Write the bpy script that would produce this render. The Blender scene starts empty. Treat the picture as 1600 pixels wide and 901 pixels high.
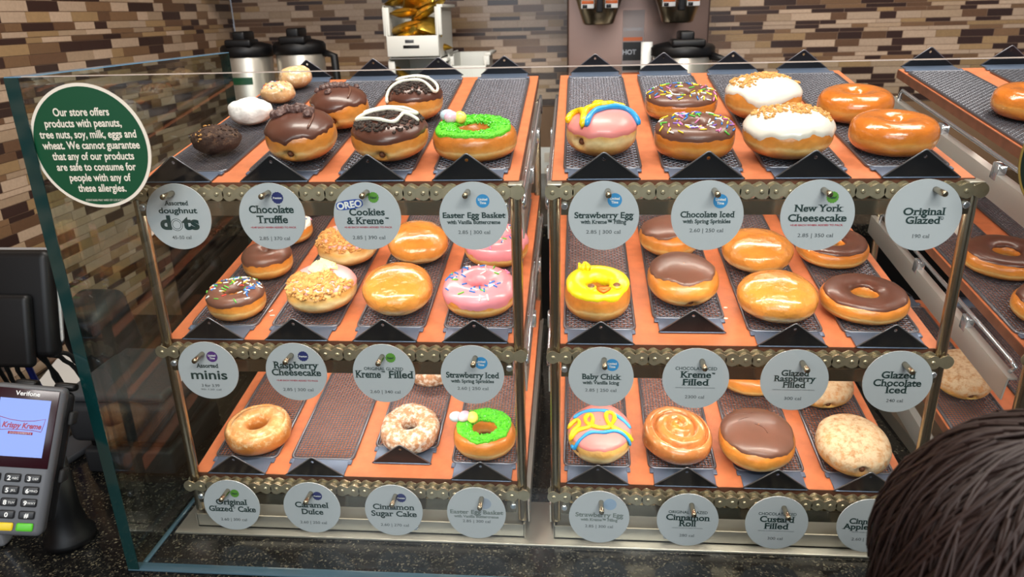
import bpy, bmesh, math, random
from mathutils import Vector, Matrix, noise

SC = bpy.context.scene
COL = SC.collection
PI = math.pi
R = math.radians

# ------------------------------------------------------------------ camera
F_PX, PITCH, YAW, ROLL = 1155.48, 0.3561, 0.0913, -0.0256
CAM = Vector((0.5499, -0.8688, 1.4998))
fw = Vector((-math.sin(YAW)*math.cos(PITCH), math.cos(YAW)*math.cos(PITCH), -math.sin(PITCH)))
rt = Vector((math.cos(YAW), math.sin(YAW), 0.0))
up = rt.cross(fw)
r2 = math.cos(ROLL)*rt + math.sin(ROLL)*up
u2 = -math.sin(ROLL)*rt + math.cos(ROLL)*up
cam_data = bpy.data.cameras.new('camera')
cam = bpy.data.objects.new('camera', cam_data)
COL.objects.link(cam)
cam_data.sensor_width = 36.0
cam_data.lens = F_PX/1600*36.0
cam_data.clip_start = 0.02
M = Matrix((r2, u2, -fw)).transposed().to_4x4()
M.translation = CAM
cam.matrix_world = M
cam_data.dof.use_dof = True
cam_data.dof.focus_distance = 0.98
cam_data.dof.aperture_fstop = 7.5
SC.camera = cam

# ------------------------------------------------------------------ world, lights, exposure
world = bpy.data.worlds.new('world')
SC.world = world
world.use_nodes = True
bgn = world.node_tree.nodes['Background']
bgn.inputs['Color'].default_value = (0.84, 0.90, 1.0, 1)
bgn.inputs['Strength'].default_value = 0.24
SC.view_settings.view_transform = 'Standard'
SC.view_settings.look = 'None'
SC.view_settings.exposure = 0.0
SC.view_settings.gamma = 1.0
SC.view_settings.use_curve_mapping = False
SC.cycles.max_bounces = 10
SC.cycles.transparent_max_bounces = 24
SC.cycles.transmission_bounces = 8
SC.cycles.caustics_reflective = False
SC.cycles.caustics_refractive = False
SC.cycles.sample_clamp_indirect = 4.0

def area_light(name, loc, target, sx, sy, power, col):
    d = bpy.data.lights.new(name, 'AREA')
    d.shape = 'RECTANGLE'; d.size = sx; d.size_y = sy; d.energy = power; d.color = col
    o = bpy.data.objects.new(name, d); COL.objects.link(o)
    o.location = loc
    o.rotation_euler = (Vector(target)-Vector(loc)).to_track_quat('-Z', 'Y').to_euler()
    return o
area_light('ceiling_panel_lamp', (0.35, 0.30, 2.55), (0.35, 0.30, 0), 1.2, 0.30, 26, (1.0, 0.93, 0.84))
area_light('ceiling_panel_lamp', (1.55, 0.55, 2.55), (1.55, 0.55, 0), 0.5, 0.9, 16, (1.0, 0.93, 0.84))
area_light('ceiling_panel_lamp', (0.9, -1.6, 2.55), (0.7, 0.2, 0.9), 1.3, 0.35, 40, (1.0, 0.96, 0.92))
area_light('window_daylight', (0.2, -3.2, 2.1), (0.5, 0.2, 1.0), 2.6, 1.2, 50, (0.84, 0.92, 1.0))

# ------------------------------------------------------------------ colour and materials
def lin(c):
    c /= 255.0
    return c/12.92 if c <= 0.04045 else ((c+0.055)/1.055)**2.4
def rgb(r, g, b): return (lin(r), lin(g), lin(b), 1.0)

def mat(name, col, rough=0.5, metal=0.0, coat=0.0, noise_amt=0.0, noise_scale=40.0, bump=0.0, bump_scale=200.0,
        spec=0.5, emit=None, estr=0.0, col2=None, alpha=1.0):
    m = bpy.data.materials.new(name); m.use_nodes = True
    nt = m.node_tree; b = nt.nodes['Principled BSDF']
    b.inputs['Base Color'].default_value = col
    b.inputs['Roughness'].default_value = rough
    b.inputs['Metallic'].default_value = metal
    b.inputs['Coat Weight'].default_value = coat
    b.inputs['Coat Roughness'].default_value = 0.12
    b.inputs['Specular IOR Level'].default_value = spec
    b.inputs['Alpha'].default_value = alpha
    if emit:
        b.inputs['Emission Color'].default_value = emit
        b.inputs['Emission Strength'].default_value = estr
    tc = nt.nodes.new('ShaderNodeTexCoord')
    if noise_amt > 0 or col2:
        n = nt.nodes.new('ShaderNodeTexNoise'); n.inputs['Scale'].default_value = noise_scale
        n.inputs['Detail'].default_value = 4
        nt.links.new(tc.outputs['Object'], n.inputs['Vector'])
        rp = nt.nodes.new('ShaderNodeValToRGB')
        c2 = col2 or tuple(min(1, c*(1+noise_amt)) for c in col[:3])+(1,)
        c1 = col if col2 else tuple(c*(1-noise_amt) for c in col[:3])+(1,)
        rp.color_ramp.elements[0].position = 0.35; rp.color_ramp.elements[0].color = c1
        rp.color_ramp.elements[1].position = 0.65; rp.color_ramp.elements[1].color = c2
        nt.links.new(n.outputs['Fac'], rp.inputs['Fac'])
        nt.links.new(rp.outputs['Color'], b.inputs['Base Color'])
    if bump > 0:
        n2 = nt.nodes.new('ShaderNodeTexNoise'); n2.inputs['Scale'].default_value = bump_scale
        n2.inputs['Detail'].default_value = 3
        nt.links.new(tc.outputs['Object'], n2.inputs['Vector'])
        bp = nt.nodes.new('ShaderNodeBump'); bp.inputs['Strength'].default_value = bump
        bp.inputs['Distance'].default_value = 0.002
        nt.links.new(n2.outputs['Fac'], bp.inputs['Height'])
        nt.links.new(bp.outputs['Normal'], b.inputs['Normal'])
    return m

def dough_mat(name, stops, rough=0.3, coat=0.5, namt=0.25, nscale=45, bump=0.35, bscale=110, patch=1.0, bdist=0.003, dust=None, dust_amt=0.5, dust_from=0.5):
    """colour runs bottom to top of the doughnut (fried crust, pale proof line, crust)"""
    m = bpy.data.materials.new(name); m.use_nodes = True
    nt = m.node_tree; b = nt.nodes['Principled BSDF']
    b.inputs['Roughness'].default_value = rough
    b.inputs['Coat Weight'].default_value = coat; b.inputs['Coat Roughness'].default_value = 0.14
    tc = nt.nodes.new('ShaderNodeTexCoord')
    sep = nt.nodes.new('ShaderNodeSeparateXYZ'); nt.links.new(tc.outputs['Generated'], sep.inputs[0])
    n = nt.nodes.new('ShaderNodeTexNoise'); n.inputs['Scale'].default_value = nscale; n.inputs['Detail'].default_value = 5
    nt.links.new(tc.outputs['Object'], n.inputs['Vector'])
    ma = nt.nodes.new('ShaderNodeMath'); ma.operation = 'MULTIPLY_ADD'
    nt.links.new(n.outputs['Fac'], ma.inputs[0]); ma.inputs[1].default_value = namt
    nt.links.new(sep.outputs['Z'], ma.inputs[2])
    sb = nt.nodes.new('ShaderNodeMath'); sb.operation = 'SUBTRACT'; sb.inputs[1].default_value = namt*0.5
    nt.links.new(ma.outputs[0], sb.inputs[0])
    rp = nt.nodes.new('ShaderNodeValToRGB'); cr = rp.color_ramp
    cr.elements[0].position = stops[0][0]; cr.elements[0].color = stops[0][1]
    cr.elements[1].position = stops[-1][0]; cr.elements[1].color = stops[-1][1]
    for p, c in stops[1:-1]:
        e = cr.elements.new(p); e.color = c
    nt.links.new(sb.outputs[0], rp.inputs['Fac'])
    last = rp.outputs['Color']
    n4 = nt.nodes.new('ShaderNodeTexNoise'); n4.inputs['Scale'].default_value = 26; n4.inputs['Detail'].default_value = 7; n4.inputs['Roughness'].default_value = 0.65
    nt.links.new(tc.outputs['Object'], n4.inputs['Vector'])
    rv = nt.nodes.new('ShaderNodeMapRange'); rv.inputs['From Min'].default_value = 0.3; rv.inputs['From Max'].default_value = 0.7
    rv.inputs['To Min'].default_value = 0.70; rv.inputs['To Max'].default_value = 1.22
    nt.links.new(n4.outputs['Fac'], rv.inputs['Value'])
    mv = nt.nodes.new('ShaderNodeMix'); mv.data_type = 'RGBA'; mv.blend_type = 'MULTIPLY'; mv.inputs[0].default_value = patch
    nt.links.new(last, mv.inputs[6]); nt.links.new(rv.outputs[0], mv.inputs[7]); last = mv.outputs[2]
    if dust:
        n3 = nt.nodes.new('ShaderNodeTexNoise'); n3.inputs['Scale'].default_value = 130; n3.inputs['Detail'].default_value = 6
        n3.inputs['Roughness'].default_value = 0.7
        nt.links.new(tc.outputs['Object'], n3.inputs['Vector'])
        ra = nt.nodes.new('ShaderNodeMapRange'); ra.inputs['From Min'].default_value = 0.62-dust_amt*0.4; ra.inputs['From Max'].default_value = 0.78-dust_amt*0.4
        nt.links.new(n3.outputs['Fac'], ra.inputs['Value'])
        rz = nt.nodes.new('ShaderNodeMapRange'); rz.inputs['From Min'].default_value = dust_from; rz.inputs['From Max'].default_value = dust_from+0.18
        nt.links.new(sb.outputs[0], rz.inputs['Value'])
        mm = nt.nodes.new('ShaderNodeMath'); mm.operation = 'MULTIPLY'
        nt.links.new(ra.outputs[0], mm.inputs[0]); nt.links.new(rz.outputs[0], mm.inputs[1])
        mx = nt.nodes.new('ShaderNodeMix'); mx.data_type = 'RGBA'
        nt.links.new(mm.outputs[0], mx.inputs[0]); nt.links.new(last, mx.inputs[6]); mx.inputs[7].default_value = dust
        last = mx.outputs[2]
    nt.links.new(last, b.inputs['Base Color'])
    if bump > 0:
        n2 = nt.nodes.new('ShaderNodeTexNoise'); n2.inputs['Scale'].default_value = bscale; n2.inputs['Detail'].default_value = 4
        nt.links.new(tc.outputs['Object'], n2.inputs['Vector'])
        bp = nt.nodes.new('ShaderNodeBump'); bp.inputs['Strength'].default_value = bump; bp.inputs['Distance'].default_value = bdist
        nt.links.new(n2.outputs['Fac'], bp.inputs['Height'])
        nt.links.new(bp.outputs['Normal'], b.inputs['Normal'])
    return m

def glass_mat(name, tint, ior=1.45):
    m = bpy.data.materials.new(name); m.use_nodes = True
    nt = m.node_tree; nt.nodes.clear()
    out = nt.nodes.new('ShaderNodeOutputMaterial')
    tr = nt.nodes.new('ShaderNodeBsdfTransparent'); tr.inputs[0].default_value = tint
    gl = nt.nodes.new('ShaderNodeBsdfGlossy'); gl.inputs['Roughness'].default_value = 0.0
    gl.inputs[0].default_value = (1, 1, 1, 1)
    fr = nt.nodes.new('ShaderNodeFresnel')
    ge = nt.nodes.new('ShaderNodeNewGeometry')          # same air-to-glass fresnel on both faces of the pane
    mr = nt.nodes.new('ShaderNodeMapRange'); mr.inputs['To Min'].default_value = ior; mr.inputs['To Max'].default_value = 1/ior
    nt.links.new(ge.outputs['Backfacing'], mr.inputs['Value']); nt.links.new(mr.outputs[0], fr.inputs[0])
    mx = nt.nodes.new('ShaderNodeMixShader')
    nt.links.new(fr.outputs[0], mx.inputs[0]); nt.links.new(tr.outputs[0], mx.inputs[1]); nt.links.new(gl.outputs[0], mx.inputs[2])
    nt.links.new(mx.outputs[0], out.inputs[0])
    return m

def granite_mat(name):
    m = bpy.data.materials.new(name); m.use_nodes = True
    nt = m.node_tree; b = nt.nodes['Principled BSDF']
    b.inputs['Roughness'].default_value = 0.16
    tc = nt.nodes.new('ShaderNodeTexCoord')
    v = nt.nodes.new('ShaderNodeTexVoronoi'); v.inputs['Scale'].default_value = 430
    nt.links.new(tc.outputs['Object'], v.inputs['Vector'])
    sp = nt.nodes.new('ShaderNodeSeparateColor'); nt.links.new(v.outputs['Color'], sp.inputs[0])
    rp = nt.nodes.new('ShaderNodeValToRGB'); cr = rp.color_ramp
    cr.interpolation = 'CONSTANT'
    cr.elements[0].color = rgb(14, 14, 15); cr.elements[1].color = rgb(150, 142, 122)
    for p, c in ((0.55, rgb(24, 23, 22)), (0.72, rgb(50, 48, 43)), (0.86, rgb(78, 72, 58)), (0.95, rgb(104, 98, 82))):
        e = cr.elements.new(p); e.color = c
    nt.links.new(sp.outputs[0], rp.inputs['Fac'])
    n = nt.nodes.new('ShaderNodeTexNoise'); n.inputs['Scale'].default_value = 60; n.inputs['Detail'].default_value = 6
    nt.links.new(tc.outputs['Object'], n.inputs['Vector'])
    mr = nt.nodes.new('ShaderNodeMapRange'); mr.inputs['From Min'].default_value = 0.34; mr.inputs['From Max'].default_value = 0.56
    nt.links.new(n.outputs['Fac'], mr.inputs['Value'])
    mx = nt.nodes.new('ShaderNodeMix'); mx.data_type = 'RGBA'
    nt.links.new(mr.outputs[0], mx.inputs[0]); mx.inputs[6].default_value = rgb(17, 17, 17)
    nt.links.new(rp.outputs['Color'], mx.inputs[7])
    nt.links.new(mx.outputs[2], b.inputs['Base Color'])
    return m

def tile_mat(name):
    m = bpy.data.materials.new(name); m.use_nodes = True
    nt = m.node_tree; b = nt.nodes['Principled BSDF']
    at = nt.nodes.new('ShaderNodeAttribute'); at.attribute_name = 'tile'
    tc = nt.nodes.new('ShaderNodeTexCoord')
    n = nt.nodes.new('ShaderNodeTexNoise'); n.inputs['Scale'].default_value = 160; n.inputs['Detail'].default_value = 3
    nt.links.new(tc.outputs['Object'], n.inputs['Vector'])
    mr = nt.nodes.new('ShaderNodeMapRange'); mr.inputs['To Min'].default_value = 0.8; mr.inputs['To Max'].default_value = 1.2
    nt.links.new(n.outputs['Fac'], mr.inputs['Value'])
    mx = nt.nodes.new('ShaderNodeMix'); mx.data_type = 'RGBA'; mx.blend_type = 'MULTIPLY'; mx.inputs[0].default_value = 1
    nt.links.new(at.outputs['Color'], mx.inputs[6]); nt.links.new(mr.outputs[0], mx.inputs[7])
    nt.links.new(mx.outputs[2], b.inputs['Base Color'])
    b.inputs['Roughness'].default_value = 0.28
    return m

MT = {}
MT['steel'] = mat('brushed_steel', rgb(188, 182, 170), 0.36, 0.75, bump=0.05, bump_scale=90)
MT['nickel'] = mat('warm_nickel', rgb(172, 160, 138), 0.27, 1.0)
MT['chain'] = mat('chain_steel', rgb(186, 174, 146), 0.36, 0.8, noise_amt=0.12, noise_scale=60)
MT['chrome'] = mat('chrome', rgb(214, 220, 228), 0.16, 0.85)
MT['rail'] = mat('satin_rail_steel', rgb(196, 192, 186), 0.36, 0.5)
MT['mesh'] = mat('wire_mesh_steel', rgb(114, 114, 122), 0.3, 0.7)
MT['tray'] = mat('dark_tray_steel', rgb(24, 25, 29), 0.34, 0.2, spec=0.4)
MT['board'] = mat('terracotta_board', rgb(206, 118, 76), 0.5, noise_amt=0.10, noise_scale=55, bump=0.12, bump_scale=160)
MT['board_edge'] = mat('board_edge_wood', rgb(116, 72, 52), 0.5, noise_amt=0.15, noise_scale=60)
MT['granite'] = granite_mat('black_granite')
MT['tile'] = tile_mat('mosaic_tile')
MT['glass'] = glass_mat('clear_glass', (0.955, 0.972, 0.965, 1))
MT['glass_side'] = glass_mat('tinted_side_glass', (0.83, 0.89, 0.86, 1), 1.5)
MT['glass_edge'] = mat('teal_glass_edge', rgb(12, 50, 50), 0.08, 0.0, coat=0.5, spec=0.8)
MT['glass_top'] = mat('sky_sheen_glass_edge', rgb(104, 150, 182), 0.1, 0.0, coat=0.5, spec=0.8)  # sky reflection put into the colour of the side pane's top edge
MT['flap'] = mat('blue_sheen_tray_steel', rgb(108, 122, 146), 0.36, 0.5)  # blue reflection on the dark flaps put into their base colour
MT['black'] = mat('black_plastic', rgb(10, 10, 12), 0.45, spec=0.35)
MT['black_gloss'] = mat('glossy_black', rgb(12, 12, 14), 0.15)
MT['grey_plastic'] = mat('dark_grey_plastic', rgb(62, 64, 68), 0.45)
MT['dgrey_plastic'] = mat('charcoal_plastic', rgb(38, 40, 44), 0.5)
MT['silver_plastic'] = mat('silver_plastic', rgb(150, 152, 156), 0.35, 0.4)
MT['tag'] = mat('tag_card', rgb(186, 190, 193), 0.42)
MT['ink'] = mat('dark_green_ink', rgb(24, 52, 50), 0.6)
MT['ink_grey'] = mat('grey_ink', rgb(84, 90, 92), 0.6)
MT['ink_fade'] = mat('faded_ink', rgb(116, 126, 122), 0.6)
MT['ink_red'] = mat('red_ink', rgb(176, 52, 70), 0.6)
MT['ink_pale'] = mat('pale_ink', rgb(160, 166, 170), 0.6)
MT['white'] = mat('white_paint', rgb(236, 236, 232), 0.5)
MT['cream'] = mat('cream_paint', rgb(226, 216, 200), 0.5)
MT['badge_blue'] = mat('badge_blue', rgb(52, 140, 196), 0.5)
MT['badge_green'] = mat('badge_green', rgb(92, 150, 52), 0.5)
MT['badge_navy'] = mat('badge_navy', rgb(38, 46, 104), 0.5)
MT['badge_purple'] = mat('badge_purple', rgb(84, 46, 120), 0.5)
MT['badge_fade'] = mat('badge_faded', rgb(150, 172, 196), 0.5)
MT['badge_fade2'] = mat('badge_faded_grey', rgb(160, 170, 186), 0.5)
MT['logo_blue'] = mat('logo_blue', rgb(32, 70, 160), 0.5)
MT['sign_green'] = mat('sign_green', rgb(10, 72, 44), 0.4)
MT['brown_wall'] = mat('brown_wall_paint', rgb(128, 98, 72), 0.6, noise_amt=0.06, noise_scale=4)
MT['rubber'] = mat('black_rubber', rgb(20, 20, 20), 0.7)
MT['paper'] = mat('white_paper', rgb(222, 222, 220), 0.7)
MT['led'] = mat('led_emitter', rgb(255, 250, 240), 0.5, emit=(1.0, 0.93, 0.82, 1), estr=4.0)

# ------------------------------------------------------------------ mesh builder
class MB:
    def __init__(s): s.v = []; s.f = []; s.sm = []
    def _add(s, vs, fs, smooth=False):
        k = len(s.v); s.v.extend([tuple(v) for v in vs])
        for f in fs: s.f.append(tuple(i+k for i in f)); s.sm.append(smooth)
        return s
    def box(s, a, b, m=None):
        (x0, y0, z0), (x1, y1, z1) = a, b
        vs = [Vector(p) for p in ((x0,y0,z0),(x1,y0,z0),(x1,y1,z0),(x0,y1,z0),(x0,y0,z1),(x1,y0,z1),(x1,y1,z1),(x0,y1,z1))]
        if m: vs = [m @ v for v in vs]
        return s._add(vs, [(0,3,2,1),(4,5,6,7),(0,1,5,4),(1,2,6,5),(2,3,7,6),(3,0,4,7)])
    def rbox(s, a, b, r=0.003, seg=3, m=None):
        """box with rounded edges"""
        bm = bmesh.new(); bmesh.ops.create_cube(bm, size=1.0)
        for v in bm.verts:
            v.co = Vector(((a[0]+b[0])/2+v.co.x*(b[0]-a[0]), (a[1]+b[1])/2+v.co.y*(b[1]-a[1]), (a[2]+b[2])/2+v.co.z*(b[2]-a[2])))
        bmesh.ops.bevel(bm, geom=list(bm.edges), offset=r, segments=seg, profile=0.5, affect='EDGES')
        return s.bm(bm, m, True)
    def bm(s, bm, m=None, smooth=False):
        bm.verts.index_update()
        vs = [m @ v.co if m else v.co.copy() for v in bm.verts]
        fs = [[v.index for v in f.verts] for f in bm.faces]
        bm.free()
        return s._add(vs, fs, smooth)
    def tube(s, pts, r, n=8, cap=True, radii=None, smooth=True):
        pts = [Vector(p) for p in pts]; rings = []
        t0 = (pts[1]-pts[0]).normalized()
        ref = Vector((0,0,1)) if abs(t0.z) < 0.9 else Vector((1,0,0))
        nrm = t0.cross(ref).normalized()
        for i, p in enumerate(pts):
            t = ((pts[min(i+1,len(pts)-1)]-pts[max(i-1,0)])).normalized()
            nrm = (nrm - t*nrm.dot(t)).normalized(); bn = t.cross(nrm)
            rr = radii[i] if radii else r
            rings.append([p+(nrm*math.cos(2*PI*j/n)+bn*math.sin(2*PI*j/n))*rr for j in range(n)])
        vs = [v for rg in rings for v in rg]; fs = []
        for i in range(len(pts)-1):
            for j in range(n):
                a = i*n+j; b = i*n+(j+1)%n
                fs.append((a, b, b+n, a+n))
        s._add(vs, fs, smooth)
        if cap:
            k = len(s.v)-len(vs)
            s.f.append(tuple(k+j for j in reversed(range(n)))); s.sm.append(False)
            s.f.append(tuple(k+(len(pts)-1)*n+j for j in range(n))); s.sm.append(False)
        return s
    def lathe(s, prof, n=32, m=None, smooth=True):
        """profile of (radius, z) turned about z"""
        vs = []; fs = []
        for r, z in prof:
            for j in range(n):
                v = Vector((r*math.cos(2*PI*j/n), r*math.sin(2*PI*j/n), z)); vs.append(m @ v if m else v)
        for i in range(len(prof)-1):
            for j in range(n):
                a = i*n+j; b = i*n+(j+1)%n; fs.append((a, b, b+n, a+n))
        k = len(s.v); s._add(vs, fs, smooth)
        s.f.append(tuple(k+j for j in reversed(range(n)))); s.sm.append(False)
        s.f.append(tuple(k+(len(prof)-1)*n+j for j in range(n))); s.sm.append(False)
        return s
    def prism(s, poly, h0, h1, m=None):
        """polygon in xz (seen from -y) pushed along y from h0 to h1"""
        n = len(poly)
        vs = [Vector((x, h0, z)) for x, z in poly]+[Vector((x, h1, z)) for x, z in poly]
        if m: vs = [m @ v for v in vs]
        fs = [tuple(range(n)), tuple(n+i for i in reversed(range(n)))]
        fs += [(i, n+i, n+(i+1) % n, (i+1) % n) for i in range(n)]
        return s._add(vs, fs)
    def grid(s, P, nu, nv, wrap_u=True, smooth=True, flip=False):
        vs = [P(i, j) for j in range(nv) for i in range(nu)]; fs = []
        for j in range(nv-1):
            for i in range(nu if wrap_u else nu-1):
                a = j*nu+i; b = j*nu+(i+1) % nu
                q = (a, b, b+nu, a+nu)
                fs.append(q[::-1] if flip else q)
        return s._add(vs, fs, smooth)
    def sphere(s, c, rx, ry=None, rz=None, n=16, m=None):
        ry = ry or rx; rz = rz or rx; c = Vector(c); nv = max(6, n//2)
        def P(i, j):
            a = 2*PI*i/n; b = -PI/2+PI*j/(nv-1)
            v = Vector((rx*math.cos(b)*math.cos(a), ry*math.cos(b)*math.sin(a), rz*math.sin(b)))
            return (m @ v if m else v)+c
        return s.grid(P, n, nv)
    def mesh(s, name):
        me = bpy.data.meshes.new(name); me.from_pydata(s.v, [], s.f)
        me.polygons.foreach_set('use_smooth', s.sm); me.update()
        return me
    def build(s, name, material, parent=None, mtx=None):
        return obj(name, s.mesh(name), material, parent, mtx)

def obj(name, me, material, parent=None, mtx=None):
    o = bpy.data.objects.new(name, me); COL.objects.link(o)
    if material and not me.materials: me.materials.append(material)
    if parent: o.parent = parent
    if mtx: o.matrix_local = mtx if parent else mtx
    return o
def tag(o, label, cat, group=None, kind=None):
    o['label'] = label; o['category'] = cat
    if group: o['group'] = group
    if kind: o['kind'] = kind
    return o
def thing(name, label, cat, mtx=None, group=None):
    o = bpy.data.objects.new(name, None); COL.objects.link(o)
    o.empty_display_size = 0.02
    if mtx: o.matrix_world = mtx
    return tag(o, label, cat, group)
def struct(name, mb, m):
    o = mb.build(name, m); o['kind'] = 'structure'; return o
def TR(x, y, z): return Matrix.Translation((x, y, z))
def RX(a): return Matrix.Rotation(a, 4, 'X')
def RY(a): return Matrix.Rotation(a, 4, 'Y')
def RZ(a): return Matrix.Rotation(a, 4, 'Z')

# ------------------------------------------------------------------ lettering
def text_mesh(lines, eps=0.0):
    """lines: (string, size, x, y, dict) -> MB of flat letters in the xz plane, facing -y"""
    mb = MB()
    for s_, size, x, y, o in lines:
        cu = bpy.data.curves.new('letters', 'FONT')
        cu.body = s_; cu.size = size; cu.align_x = 'CENTER'; cu.align_y = 'CENTER' if o.get('mid') else 'BOTTOM_BASELINE'
        cu.offset = o.get('bold', 0.0)*size
        cu.space_character = o.get('sp', 1.0)
        cu.resolution_u = 4
        if o.get('shear'): cu.shear = o['shear']
        to = bpy.data.objects.new('letters', cu)
        me = bpy.data.meshes.new_from_object(to)
        bm = bmesh.new(); bm.from_mesh(me)
        bmesh.ops.remove_doubles(bm, verts=list(bm.verts), dist=size*1e-4)
        stem = size*(0.085+2*o.get('bold', 0.0))
        sx = o.get('sx', 1.0); extra = []
        if o.get('w') and bm.verts:
            xs_ = [v.co.x for v in bm.verts]; sx = o['w']/(max(xs_)-min(xs_))
        if o.get('serif'):
            for e in bm.edges:
                if len(e.link_faces) != 1: continue
                a, b = e.verts[0].co, e.verts[1].co
                L = abs(a.x-b.x)
                if abs(a.y-b.y) < size*0.012 and stem*0.55 < L < stem*1.7:
                    cy = sum(v.co.y for v in e.link_faces[0].verts)/len(e.link_faces[0].verts)
                    th = stem*0.42*(1 if cy > a.y else -1)
                    if abs(a.y) > size*0.3 and abs(a.y) < size*0.40: pass
                    x0, x1 = min(a.x, b.x)-stem*0.62, max(a.x, b.x)+stem*0.62
                    extra.append((x0, x1, min(a.y, a.y+th), max(a.y, a.y+th)))
        rot = o.get('rot', 0.0); ca, sa = math.cos(rot), math.sin(rot)
        def tf(px, py):
            px *= sx
            return (x+px*ca-py*sa, -eps, y+px*sa+py*ca)
        bm.verts.index_update()
        mb._add([tf(v.co.x, v.co.y) for v in bm.verts], [[v.index for v in f.verts] for f in bm.faces])
        for x0, x1, y0, y1 in extra:
            mb._add([tf(x0, y0), tf(x1, y0), tf(x1, y1), tf(x0, y1)], [(0, 1, 2, 3)])
        bm.free(); bpy.data.meshes.remove(me); bpy.data.objects.remove(to); bpy.data.curves.remove(cu)
    return mb
def disc(mb, r, y0, y1, n=48, cx=0, cz=0, wob=0, nw=14):
    poly = []
    for i in range(n):
        a = 2*PI*i/n; rr = r*(1+wob*math.cos(nw*a))
        poly.append((cx+rr*math.cos(a), cz+rr*math.sin(a)))
    return mb.prism(poly, y0, y1)

# ------------------------------------------------------------------ the room
ZC = 0.80                 # top of the granite counter
FLOOR = -0.10
XW, YB = -0.60, 1.69      # left wall, back wall
def tiled_wall(name, along, length, z0, z1, seed, m):
    """mosaic of long thin tiles; local x runs along the wall, local -y faces the room"""
    rnd = random.Random(seed)
    pal = [(rgb(174,150,128),32),(rgb(160,136,112),14),(rgb(148,120,86),12),(rgb(96,70,52),15),(rgb(54,37,33),34),(rgb(116,88,64),8)]
    bag = [c for c, k in pal for _ in range(k)]
    mb = MB(); cols = []
    mb.box((0, 0, z0), (length, 0.02, z1)); cols += [rgb(150,122,100)]*6
    z = z0+0.002
    hs = [0.0205, 0.0205, 0.0105, 0.0205, 0.0155]; k = 0
    while z < z1-0.006:
        h = min(hs[k % len(hs)] if rnd.random() < 0.8 else 0.0105, z1-0.001-z); k += 1
        x = -rnd.random()*0.08; prev = None
        while x < length:
            w = rnd.choice([0.048, 0.073, 0.073, 0.098, 0.098, 0.12])
            a, b = max(x, 0.0005), min(x+w, length-0.0005)
            if b-a > 0.004:
                c = rnd.choice(bag)
                if c == prev: c = rnd.choice(bag)
                prev = c; q = 0.88+0.24*rnd.random()
                mb.box((a, -0.0015, z), (b, 0.001, z+h)); cols += [(c[0]*q, c[1]*q, c[2]*q, 1)]*6
            x += w+0.0016
        z += h+0.0016
    me = mb.mesh(name)
    at = me.color_attributes.new('tile', 'FLOAT_COLOR', 'CORNER')
    i = 0; data = []
    for p, c in zip(me.polygons, cols):
        data += list(c)*p.loop_total
    at.data.foreach_set('color', data)
    o = obj(name, me, MT['tile'], None, m); o['kind'] = 'structure'
    return o
tiled_wall('wall_left', 'y', 3.58, ZC, 2.0, 3, TR(XW, -1.9, 0) @ RZ(PI/2))
tiled_wall('wall_back', 'x', 3.4, 1.203, 2.0, 8, TR(XW, YB, 0))
mb = MB(); mb.box((XW-0.10, YB, FLOOR), (2.8, YB+0.02, 1.201)); struct('wall_back_lower', mb, MT['brown_wall'])
mb = MB(); mb.box((XW-0.10, YB, 2.001), (2.8, YB+0.02, 2.7)); struct('wall_back_upper', mb, MT['brown_wall'])
mb = MB(); mb.box((XW-0.02, -1.9, 2.001), (XW, YB-0.001, 2.7)).box((XW-0.02, -1.9, FLOOR), (XW, YB-0.001, ZC-0.002)); struct('wall_left_plain', mb, MT['brown_wall'])
mb = MB(); mb.box((-4, -4.5, FLOOR-0.05), (4.5, 2.2, FLOOR)); struct('floor', mb, mat('floor_tile', rgb(92, 84, 76), 0.4, noise_amt=0.1, noise_scale=8))
mb = MB(); mb.box((-4, -4.52, FLOOR), (4.5, -4.5, 2.7)); struct('wall_front', mb, mat('front_wall_paint', rgb(84, 78, 72), 0.7))
mb = MB(); mb.box((XW-0.1, -4.5, 2.7), (4.5, YB+0.02, 2.75)); struct('ceiling', mb, mat('ceiling_paint', rgb(190, 186, 178), 0.8))

tag(MB().rbox((XW+0.001, 1.38, 1.66), (0.55, YB-0.001, 2.30), 0.004).build('corner_shade_block', MT['brown_wall']), 'wall cabinet mounted above the coffee servers at the back left', 'cabinet')  # added out of view to shade the back left corner below it
# front counter: granite top on a dark cabinet
ct = thing('serving_counter', 'black speckled granite serving counter under the doughnut display', 'counter', TR(0, 0, 0))
MB().rbox((XW+0.001, -0.30, ZC-0.04), (2.3, 0.80, ZC), 0.004).build('countertop', MT['granite'], ct)
MB().box((XW+0.001, -0.26, FLOOR), (2.3, 0.78, ZC-0.041)).build('cabinet', MT['black'], ct)
# back counter
bt = thing('back_counter', 'dark back counter along the tiled wall under the coffee equipment', 'counter', TR(0, 0, 0))
MB().rbox((XW+0.001, 1.02, 0.94), (2.3, YB-0.001, 0.975), 0.004).build('countertop', MT['granite'], bt)
MB().box((XW+0.001, 1.05, FLOOR), (2.3, YB-0.001, 0.939)).build('cabinet', MT['black'], bt)
# wall outlet in the gap between the racks
ou = tag(MB().rbox((0.420, YB-0.008, 0.945), (0.490, YB-0.0005, 1.065), 0.003).build('wall_outlet', MT['white']), 'white wall outlet on the brown wall seen between the two racks', 'outlet')
oc = MB(); oc.box((0.440, YB-0.010, 1.015), (0.470, YB-0.008, 1.047)).box((0.440, YB-0.010, 0.963), (0.470, YB-0.008, 0.995)).build('socket', MT['cream'], ou)

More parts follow.
